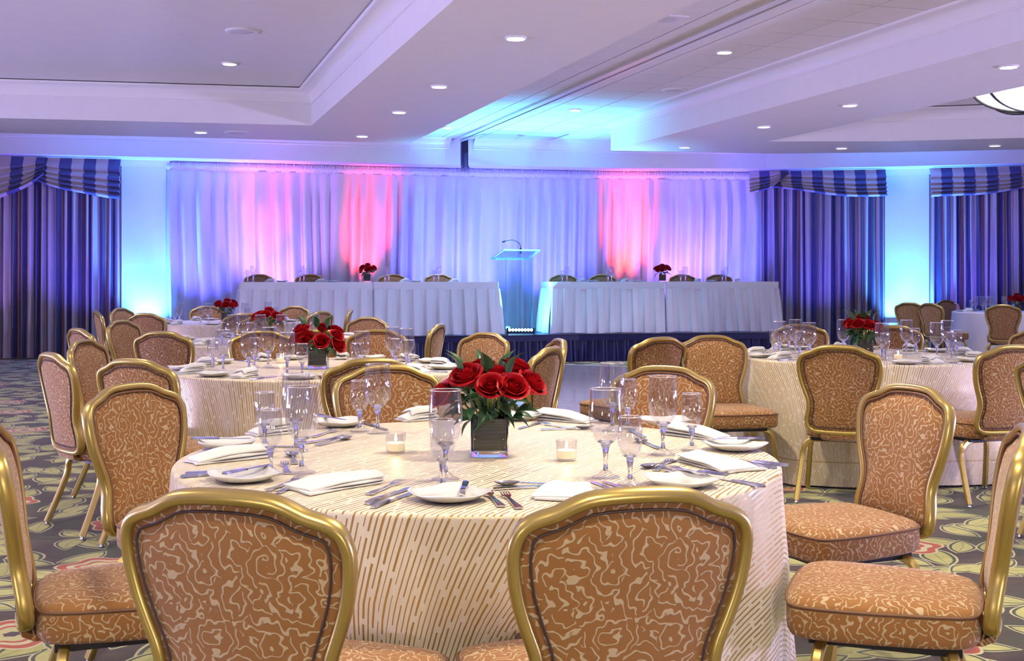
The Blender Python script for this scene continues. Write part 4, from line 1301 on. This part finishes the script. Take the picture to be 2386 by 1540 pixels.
for px, py, a, lb in [(568, 1120, 0.5, 'white square plate at the left, knife laid across'), (528, 1043, 0.2, 'white plate behind the left napkin'), (790, 993, 0.4, 'white plate before the far left chair'),
                      (1047, 1165, 0.75, 'white square plate in the middle of the front edge'), (1587, 1132, 0.3, 'white plate at the right front of the nearest table'),
                      (1713, 1048, 0.6, 'white plate at the far right of the nearest table'), (1552, 990, 0.1, 'white plate behind the right goblet'), (1205, 977, 0.4, 'white plate behind the nearest vase')]:
    x, y = P(px, py, TZ); tag(put('side_plate', PLATE, None, (x, y, TZ+0.0005), a), lb, 'plate', 'side plates'+gT1)
for me, x0, y0, x1, y1, lb in [(0, 660, 1150, 890, 1118, 'broad white napkin lying at the front left of the nearest table'), (1, 430, 1082, 625, 1062, 'white napkin at the left edge of the nearest table'),
                               (2, 580, 1016, 668, 1008, 'small rolled napkin behind the left glasses'), (2, 925, 982, 1010, 976, 'bunched napkin before the chair across the table'),
                               (1, 1370, 985, 1262, 976, 'rolled napkin right of the nearest roses'), (1, 1735, 1032, 1520, 1006, 'long napkin behind the rightmost glass'),
                               (0, 1765, 1108, 1585, 1068, 'layered napkin at the right between two plates'), (3, 1300, 1185, 1335, 1122, 'flat napkin at the front centre behind the chair back')]:
    lay_x(NAPS[me], 'napkin', x0, y0, x1, y1, lb, 'napkin', 'white napkins'+gT1)
K, FK, SP, BK = ('knife', KNIFE), ('fork', FORK), ('spoon', SPOON), ('butter_knife', BKNIFE)
for (nm, me), x0, y0, x1, y1, lb, dz in [
    (K, 852, 1192, 985, 1140, 'nearer knife of the pair left of the front plate', .001), (K, 843, 1181, 965, 1134, 'farther knife of the pair left of the front plate', .001),
    (FK, 1224, 1200, 1160, 1142, 'right fork of the pair beside the front plate', .001), (FK, 1183, 1196, 1120, 1137, 'left fork of the pair beside the front plate', .001),
    (BK, 1076, 1182, 1085, 1140, 'butter knife standing out on the front plate', .0245),
    (SP, 1300, 1130, 1172, 1132, 'spoon lying across above the front forks', .001), (FK, 1172, 1141, 1300, 1135, 'dessert fork beneath the spoon at the front', .001),
    (FK, 592, 1157, 735, 1105, 'left fork of the pair at the front left', .001), (FK, 622, 1161, 745, 1112, 'right fork of the pair at the front left', .001),
    (FK, 850, 1158, 945, 1121, 'fork tip poking out from under the front left napkin', .001), (BK, 510, 1131, 640, 1102, 'butter knife across the left front plate', .0245),
    (K, 445, 1112, 600, 1100, 'nearer knife at the left table edge', .001), (K, 452, 1106, 615, 1096, 'farther knife at the left table edge', .001),
    (SP, 692, 1092, 675, 1052, 'spoon standing between the left glasses', .001), (FK, 672, 1112, 660, 1075, 'fork tines between the left glasses', .001),
    (BK, 440, 1042, 590, 1041, 'butter knife across the far left plate', .0245), (K, 588, 1041, 660, 1042, 'knife handle right of the far left plate', .001),
    (SP, 735, 1040, 820, 1022, 'spoon pointing right before the far left plate', .001), (FK, 715, 1034, 805, 1020, 'dessert fork beside the far left spoon', .001),
    (FK, 725, 1021, 790, 1003, 'fork before the plate of the far left chair', .001), (BK, 738, 984, 808, 996, 'butter knife on the plate of the far left chair', .0245),
    (K, 845, 986, 905, 1004, 'knife behind the glasses across the table', .001), (K, 1270, 983, 1208, 1001, 'blue glinting knife behind the nearest vase', .001),
    (FK, 1350, 1004, 1245, 986, 'fork before the rolled napkin right of the roses', .001), (SP, 1270, 1003, 1375, 1000, 'spoon before the rolled napkin right of the roses', .001),
    (SP, 1572, 1076, 1500, 1094, 'dark spoon left of the right hand napkin', .001), (FK, 1512, 1108, 1578, 1066, 'upright fork left of the right hand napkin', .001),
    (FK, 1620, 1120, 1535, 1093, 'left fork tucked under the right front plate', .001), (FK, 1650, 1118, 1562, 1092, 'right fork tucked under the right front plate', .001),
    (BK, 1715, 1134, 1535, 1110, 'butter knife across the right front plate', .0245), (K, 1755, 1132, 1650, 1112, 'knife right of the right front plate', .001),
    (BK, 1788, 1041, 1640, 1043, 'butter knife across the far right plate', .0245), (K, 1800, 1083, 1705, 1071, 'nearer knife at the right table edge', .001), (K, 1772, 1088, 1680, 1076, 'farther knife at the right table edge', .001),
    (K, 1465, 1158, 1385, 1127, 'left knife of the pair before the right glasses', .001), (K, 1492, 1153, 1420, 1129, 'right knife of the pair before the right glasses', .001),
    (SP, 1530, 1045, 1490, 1030, 'spoon behind the right wine glass', .001), (FK, 1495, 1018, 1470, 1006, 'fork in the shade of the right goblets', .001)]:
    lay(me, nm, x0, y0, x1, y1, lb, 'cutlery', 'cutlery'+gT1, dz=dz)

# ---- the other tables: glasses where the photograph shows them, plates and napkins around each
def rim_pos(px, rim, kind, tz=TZ):
    h = tz+(0.236 if kind == 'g' else 0.175); y = (EYE-h)*F/(rim-HOR); return XA(px, y), y
def clampT(x, y, c, r=0.60):
    v = Vector((x-c[0], y-c[1]))
    if v.length > r: v = v.normalized()*r
    return c[0]+v.x, c[1]+v.y
TAB = {'second left table': (T2, [('g', 520, 769), ('g', 533, 776), ('g', 625, 763), ('g', 660, 776), ('g', 843, 772), ('g', 915, 762), ('g', 947, 766), ('w', 485, 791), ('w', 600, 787), ('w', 652, 805), ('w', 868, 803), ('w', 981, 793), ('w', 930, 790)]),
       'third left table': (T3, [('g', 468, 738), ('g', 545, 735), ('g', 573, 742), ('g', 690, 740), ('g', 760, 733), ('w', 447, 755), ('w', 567, 762), ('w', 700, 752), ('w', 745, 757)]),
       'farthest left table': (T4, [('g', 418, 706), ('g', 482, 707), ('g', 571, 706), ('g', 625, 704), ('w', 402, 718), ('w', 468, 718), ('w', 580, 719), ('w', 640, 716)]),
       'right table': (T6, [('g', 1812, 749), ('g', 1853, 745), ('g', 1886, 752), ('g', 1965, 745), ('g', 2055, 753), ('g', 2112, 746), ('g', 2183, 752), ('g', 2207, 747), ('w', 1782, 768), ('w', 1832, 762), ('w', 1863, 772), ('w', 2060, 776), ('w', 2134, 765), ('w', 2217, 775), ('w', 2246, 768)]),
       'far right table': (T7, [('g', 2266, 690), ('g', 2281, 689), ('g', 2308, 690), ('g', 2341, 690), ('w', 2250, 699), ('w', 2297, 699)])}
ordn = ['first', 'second', 'third', 'fourth', 'fifth', 'sixth', 'seventh', 'eighth']
for nm, (c, gl) in TAB.items():
    cnt = {'g': sorted([g[1] for g in gl if g[0] == 'g']), 'w': sorted([g[1] for g in gl if g[0] == 'w'])}
    for k, px, rim in gl:
        x, y = rim_pos(px, rim, k)
        if nm == 'far right table': y = 18.0+random.uniform(-0.5, 0.3); x = XA(px, y)
        x, y = clampT(x, y, c)
        i = cnt[k].index(px)
        stemware(k, x, y, TZ, '%s %s from the left on the %s' % (ordn[i], 'water goblet' if k == 'g' else 'wine glass', nm), ('goblets' if k == 'g' else 'wine glasses')+' on the '+nm)
    nset = {'second left table': 9, 'right table': 9}.get(nm, 7)
    names = []
    for i in range(nset):
        a = -PI/2+0.30+2*PI*i/nset
        dx, dy = math.cos(a), math.sin(a)
        hw_ = 'right' if dx > 0.38 else 'left' if dx < -0.38 else ''
        vw_ = 'near' if dy < -0.38 else 'far' if dy > 0.38 else ''
        pos = (vw_+' '+hw_).strip() or 'middle'
        n2 = names.count(pos); names.append(pos)
        pos2 = pos+(' side' if n2 == 0 else ' side, further round')
        def free(a_, r_, rad):
            best = (-9, a_)
            for da in (0, .05, -.05, .1, -.1, .15, -.15, .2, -.2, .26, -.26):
                x_, y_ = c[0]+r_*math.cos(a_+da), c[1]+r_*math.sin(a_+da)
                m_ = min([math.hypot(x_-ux, y_-uy)-ur-rad for ux, uy, ur in USED] or [9])
                if m_ > best[0]+1e-6 and best[0] < 0: best = (m_, a_+da)
            USED.append((c[0]+r_*math.cos(best[1]), c[1]+r_*math.sin(best[1]), rad)); return best[1]
        r = 0.735
        af = free(a, r, 0.075); a2 = free(a-0.26, 0.755, 0.08); a3k = free(a+0.17, 0.76, 0.02); a3f = free(a-0.12, 0.76, 0.02)
        dx, dy = math.cos(af), math.sin(af)
        o = tag(put('napkin', NAPS[2], None, (c[0]+r*dx, c[1]+r*dy, TZ+0.0015), af+PI+0.3*math.sin(i*2.3)), 'white folded napkin at the %s of the %s' % (pos2, nm), 'napkin', 'napkins on the '+nm)
        tag(put('side_plate', PLATE, None, (c[0]+0.755*math.cos(a2), c[1]+0.755*math.sin(a2), TZ+0.0005), a2+0.6), 'white side plate at the %s of the %s' % (pos2, nm), 'plate', 'side plates on the '+nm)
        if nset == 9:
            a3 = a3k; tag(put('knife', KNIFE, None, (c[0]+0.74*math.cos(a3), c[1]+0.74*math.sin(a3), TZ+0.001), a+PI/2), 'knife at the %s of the %s' % (pos2, nm), 'cutlery', 'cutlery on the '+nm)
            a3 = a3f; tag(put('fork', FORK, None, (c[0]+0.74*math.cos(a3), c[1]+0.74*math.sin(a3), TZ+0.001), a+PI/2), 'fork at the %s of the %s' % (pos2, nm), 'cutlery', 'cutlery on the '+nm)
# head tables
HG = [(590, 577, 0), (708, 699, 0), (906, 897, 1), (1022, 1011, 1), (1321, 1310, 2), (1425, 1417, 2), (1597, 1586, 3), (1691, 1683, 3)]
for i, (pg, pw, k) in enumerate(HG):
    where = '%s place of the %s head tables' % (nth[i % 4], 'left' if i < 4 else 'right')
    x, y = ht_front(pg, k); stemware('g', XA(pg, y+0.30), y+0.30, HT, 'water goblet at the '+where, 'goblets on the head tables')
    x, y = ht_front(pw, k); stemware('w', XA(pw, y+0.22), y+0.22, HT, 'wine glass at the '+where, 'wine glasses on the head tables')
    x, y = ht_front(pg+32, k); tag(put('napkin', NAPS[2], None, (x, y+0.17, HT+0.0015), 0.2*i), 'napkin at the '+where, 'napkin', 'napkins on the head tables')
    x, y = ht_front(pg+62, k)
    if i not in (3, 7): tag(put('side_plate', PLATE, None, (x, y+0.15, HT+0.0005), 0.3), 'plate at the '+where, 'plate', 'plates on the head tables')

# ================================================================ rose arrangements
def petal_pts(R, h, half, curl, nu=6, nv=7, close=0.0):
    out = MB()
    def fn(u, v):
        a = (u-0.5)*2
        w = math.sin(min(v*1.2, 1)*PI/2)
        ang_ = a*half*(0.45+0.55*w)
        r = 0.004+(R-0.004)*w**0.75*(1-close*v**3)
        z = h*(v-0.16*v*abs(a)**2.5)
        if v > 0.7:
            k = (v-0.7)/0.3*(0.6+0.4*math.cos(a*1.4)); r += curl*k*k; z -= curl*0.75*k*k
        r *= 1+0.03*math.sin(a*4+h*900)*v
        return (r*math.cos(ang_), r*math.sin(ang_), z)
    out.grid(fn, nu, nv)
    return out
LAY = [(3, 0.011, 0.060, 1.45, 0.000), (3, 0.018, 0.060, 1.25, 0.002), (4, 0.026, 0.058, 1.05, 0.005), (5, 0.034, 0.054, 0.92, 0.009), (5, 0.041, 0.047, 0.85, 0.014)]
PET = [petal_pts(R, h, hf, cu).mesh('petal', 'petal', 'all') for n, R, h, hf, cu in LAY]
b = MB(); b.grid(lambda u, v: ((0.004+0.007*v)*math.cos(u*13)*(1-0.6*u), (0.004+0.007*v)*math.sin(u*13)*(1-0.6*u), 0.004+0.054*v), 40, 5); b.lathe([(0.0, -0.006), (0.010, -0.004), (0.013, 0.004), (0.008, 0.03), (0.0, 0.05)], 12)
HEART = b.mesh('rose_heart', 'petal', 'all')
b = MB(); b.lathe([(0.0, -0.14), (0.003, -0.14), (0.0032, -0.012), (0.011, -0.006), (0.010, 0.0), (0.0, 0.0)], 8); STEM = b.mesh('stem', 'stem_green', 'all')
def joined_rose():
    b = MB()
    for li, (n, R, h, hf, cu) in enumerate(LAY):
        src = petal_pts(R, h, hf, cu, 4, 4)
        for k in range(n):
            a = 2*PI*k/n+li*0.7; ca, sa = math.cos(a), math.sin(a); o = len(b.v)
            for p in src.v: b.add((p[0]*ca-p[1]*sa, p[0]*sa+p[1]*ca, p[2]))
            for f_ in src.f: b.face([o+i for i in f_])
    return b.mesh('rose', 'petal', 'all')
ROSE_J = joined_rose()
def leaf_mesh():
    b = MB()
    def fn(u, v):
        w = 0.019*math.sin(PI*min(1, v*1.02)**0.8)*(1-0.25*v)
        a = (u-0.5)*2
        return (a*w, 0.075*v, 0.010*math.sin(v*2.6)+0.006*abs(a)*math.sin(PI*v)-0.02*v*v)
    b.grid(fn, 4, 8)
    return b.mesh('leaf', 'leaf', 'all')
LEAF = leaf_mesh()
def vase_meshes(s=0.056, H=0.115):
    def sq(w, z, n=5, e=9):
        out = []
        for i in range(8*n):
            a = 2*PI*i/(8*n); c, q = math.cos(a), math.sin(a); k = (abs(c)**e+abs(q)**e)**(-1/e); out.append((w*k*c, w*k*q, z))
        return out
    b = MB(); b.loft([sq(s*0.98, 0.0005), sq(s, 0.003), sq(s, H-0.002), sq(s-0.0015, H), sq(s-0.0028, H-0.001), sq(s-0.0035, 0.018), sq(s-0.008, 0.0165)], True, True)
    vs = b.mesh('vase', 'glass', True)
    b = MB(); b.loft([sq(s-0.0062, 0.020), sq(s-0.0055, H-0.006), sq(s-0.012, H-0.006), sq(s-0.012, 0.022)], True, True)
    return vs, b.mesh('leaf_wrap', 'leaf_wrap', True)
VASE, WRAP = vase_meshes()
def bouquet(x, y, z, label, roses, leaves_, detail, seed, rz_=0.0, sc=1.0):
    rg = random.Random(seed)
    t_ = thing('rose_arrangement', label, 'flowers', (x, y, z+0.001), rz_, 'red rose arrangements')
    put('vase', VASE, t_); put('leaf_wrap', WRAP, t_)
    for k, (rx, ry, rzz, tilt_a, tilt) in enumerate(roses):
        if detail:
            r_ = put('rose', HEART, t_)
        else: r_ = put('rose', ROSE_J, t_)
        r_.location = (rx, ry, rzz)
        d = Vector((math.cos(tilt_a)*math.sin(tilt), math.sin(tilt_a)*math.sin(tilt), math.cos(tilt)))
        q = d.to_track_quat('Z', 'Y'); q = q @ Matrix.Rotation(rg.uniform(0, 6), 3, 'Z').to_quaternion()
        r_.rotation_euler = q.to_euler(); s_ = rg.uniform(0.92, 1.12)*sc; r_.scale = (s_, s_, s_)
        if detail:
            for li, (n, R, h, hf, cu) in enumerate(LAY):
                for j in range(n):
                    p_ = put('petal', PET[li], r_); p_.rotation_euler = (0, rg.uniform(-0.06, 0.06), 2*PI*j/n+li*0.7+rg.uniform(-0.1, 0.1))
            put('stem', STEM, r_)
    for k in range(leaves_):
        a = rg.uniform(0, 6.28); zz = rg.uniform(0.105, 0.185); r = rg.uniform(0.02, 0.09)
        l_ = put('leaf', LEAF, t_, (r*math.cos(a), r*math.sin(a), zz))
        l_.rotation_euler = (rg.uniform(-0.9, 0.9), rg.uniform(-0.7, 0.7), a-PI/2+rg.uniform(-0.5, 0.5)); s_ = rg.uniform(0.8, 1.25); l_.scale = (s_, s_, s_)
    for k in range(6 if detail else 0):
        a = (-1.9, -0.6, 0.7, 2.0, 2.8, -2.6)[k]; rr = (0.02, 0.07, 0.05, 0.05, 0.09, 0.10)[k]
        l_ = put('leaf', LEAF, t_, (rr*math.cos(a), rr*math.sin(a), 0.235)); l_.rotation_euler = (1.15, 0, a-PI/2); l_.scale = (1.25, 1.25, 1.25)
    b = MB()
    for k in range(9):
        a = rg.uniform(0, 6.28); r0, r1 = 0.02, rg.uniform(0.03, 0.08)
        b.tube([(r0*math.cos(a), r0*math.sin(a), 0.09), ((r0+r1)/2*math.cos(a), (r0+r1)/2*math.sin(a), 0.15), (r1*math.cos(a), r1*math.sin(a), 0.21)], 0.0028, 5)
    put('stems', b.mesh('stems', 'stem_green'), t_)['kind'] = 'stuff'
    return t_
def ring_roses(seed, n=9):
    rg = random.Random(seed); out = [(0.0, 0.02, 0.225, 0, 0.1)]
    for k in range(n-1):
        a = 2*PI*k/(n-1)+rg.uniform(-0.15, 0.15); r = rg.uniform(0.066, 0.088); zz = rg.uniform(0.155, 0.205)
        out.append((r*math.cos(a), r*math.sin(a), zz, a, rg.uniform(0.5, 0.9)))
    return out
vx, vy = P(1141, 1062, TZ); vy += 0.01
# (x right, y away, z up, lean direction, lean) for each rose of the nearest arrangement
R1 = [(-0.058, -0.035, 0.214, -2.2, 0.55), (0.005, -0.058, 0.192, -1.57, 0.80), (0.062, -0.055, 0.190, -1.2, 0.85), (-0.115, -0.015, 0.165, -2.7, 0.95), (0.105, -0.01, 0.192, -0.5, 0.75),
      (-0.020, 0.045, 0.232, 1.9, 0.25), (0.070, 0.035, 0.230, 0.5, 0.45), (-0.100, 0.045, 0.175, 2.7, 0.8), (0.02, 0.0, 0.215, 0, 0.1)]
bouquet(vx, vy, TZ, 'open red roses with dark leaves in a leaf-lined glass cube on the nearest table', R1, 60, True, 5)
R2 = [(-0.080, -0.04, 0.195, -2.3, 0.5), (-0.045, -0.065, 0.160, -1.8, 0.9), (0.028, -0.075, 0.145, -1.4, 1.0), (0.098, -0.035, 0.170, -0.6, 0.7), (0.085, 0.03, 0.185, 0.3, 0.5), (-0.11, 0.0, 0.155, 3.0, 0.8), (0.02, 0.04, 0.205, 1.5, 0.2), (0.105, -0.05, 0.125, -0.6, 1.1)]
x, y = P(742, 858, TZ)
bouquet(x, y, TZ, 'red roses in a glass cube on the second left table', R2, 44, True, 8)
x = XA(625, 9.9); bouquet(x, 9.9, TZ, 'red roses on the third left table', ring_roses(3), 18, False, 9)
x = XA(528, 13.9); bouquet(x, 13.9, TZ, 'red roses on the farthest left table near the column', ring_roses(4), 18, False, 10)
x, y = XA(2012, 8.0), 8.0; bouquet(x, y, TZ, 'red roses in a glass cube on the right table', ring_roses(6, 10), 40, True, 11)
x = XA(2370, 18.0); bouquet(x, 18.0, TZ, 'red roses on the far right table', ring_roses(7), 16, False, 12)
for px, k, lb, sd in ((856, 0, 'red roses on the left head tables', 13), (1543, 2, 'red roses on the right head tables', 14)):
    x, y = ht_front(px, k); y += 0.25; bouquet(XA(px, y), y, HT, lb, ring_roses(sd), 16, False, sd)

# ================================================================ votive candles
b = MB(); b.lathe([(0.0, 0.0005), (0.027, 0.0005), (0.029, 0.003), (0.0315, 0.06), (0.0305, 0.0605), (0.0278, 0.006), (0.0, 0.006)], 24); CUP = b.mesh('glass_cup', 'glass_thin', 'all')
b = MB(); b.lathe([(0.0, 0.007), (0.0262, 0.007), (0.0275, 0.030), (0.022, 0.031), (0.0, 0.029)], 20); WAX = b.mesh('wax', 'wax', True)
b = MB(); b.lathe([(0.0, 0.034), (0.0035, 0.038), (0.0042, 0.043), (0.0022, 0.052), (0.0, 0.059)], 10); FLM = b.mesh('flame', 'flame', 'all')
b = MB(); b.lathe([(0.0, 0.029), (0.0008, 0.029), (0.0008, 0.036), (0.0, 0.036)], 6); WICK = b.mesh('wick', 'rubber')
for x, y, lb in [(*P(922, 1055, TZ), 'lit votive candle left of the nearest vase'), (*P(1320, 1073, TZ), 'lit votive candle right of the nearest vase'), (*P(655, 846, TZ), 'votive candle on the second left table'),
                 (*P(2093, 838, TZ), 'votive candle on the right table')]:
    t_ = thing('votive_candle', lb, 'candle', (x, y, TZ+0.001), 0, 'votive candles in clear glass cups')
    put('glass_cup', CUP, t_); put('wax', WAX, t_); put('flame', FLM, t_); put('wick', WICK, t_)
    point('candle_glow', (x, y, TZ+0.046), (1.0, 0.65, 0.28), 0.25, 0.008)
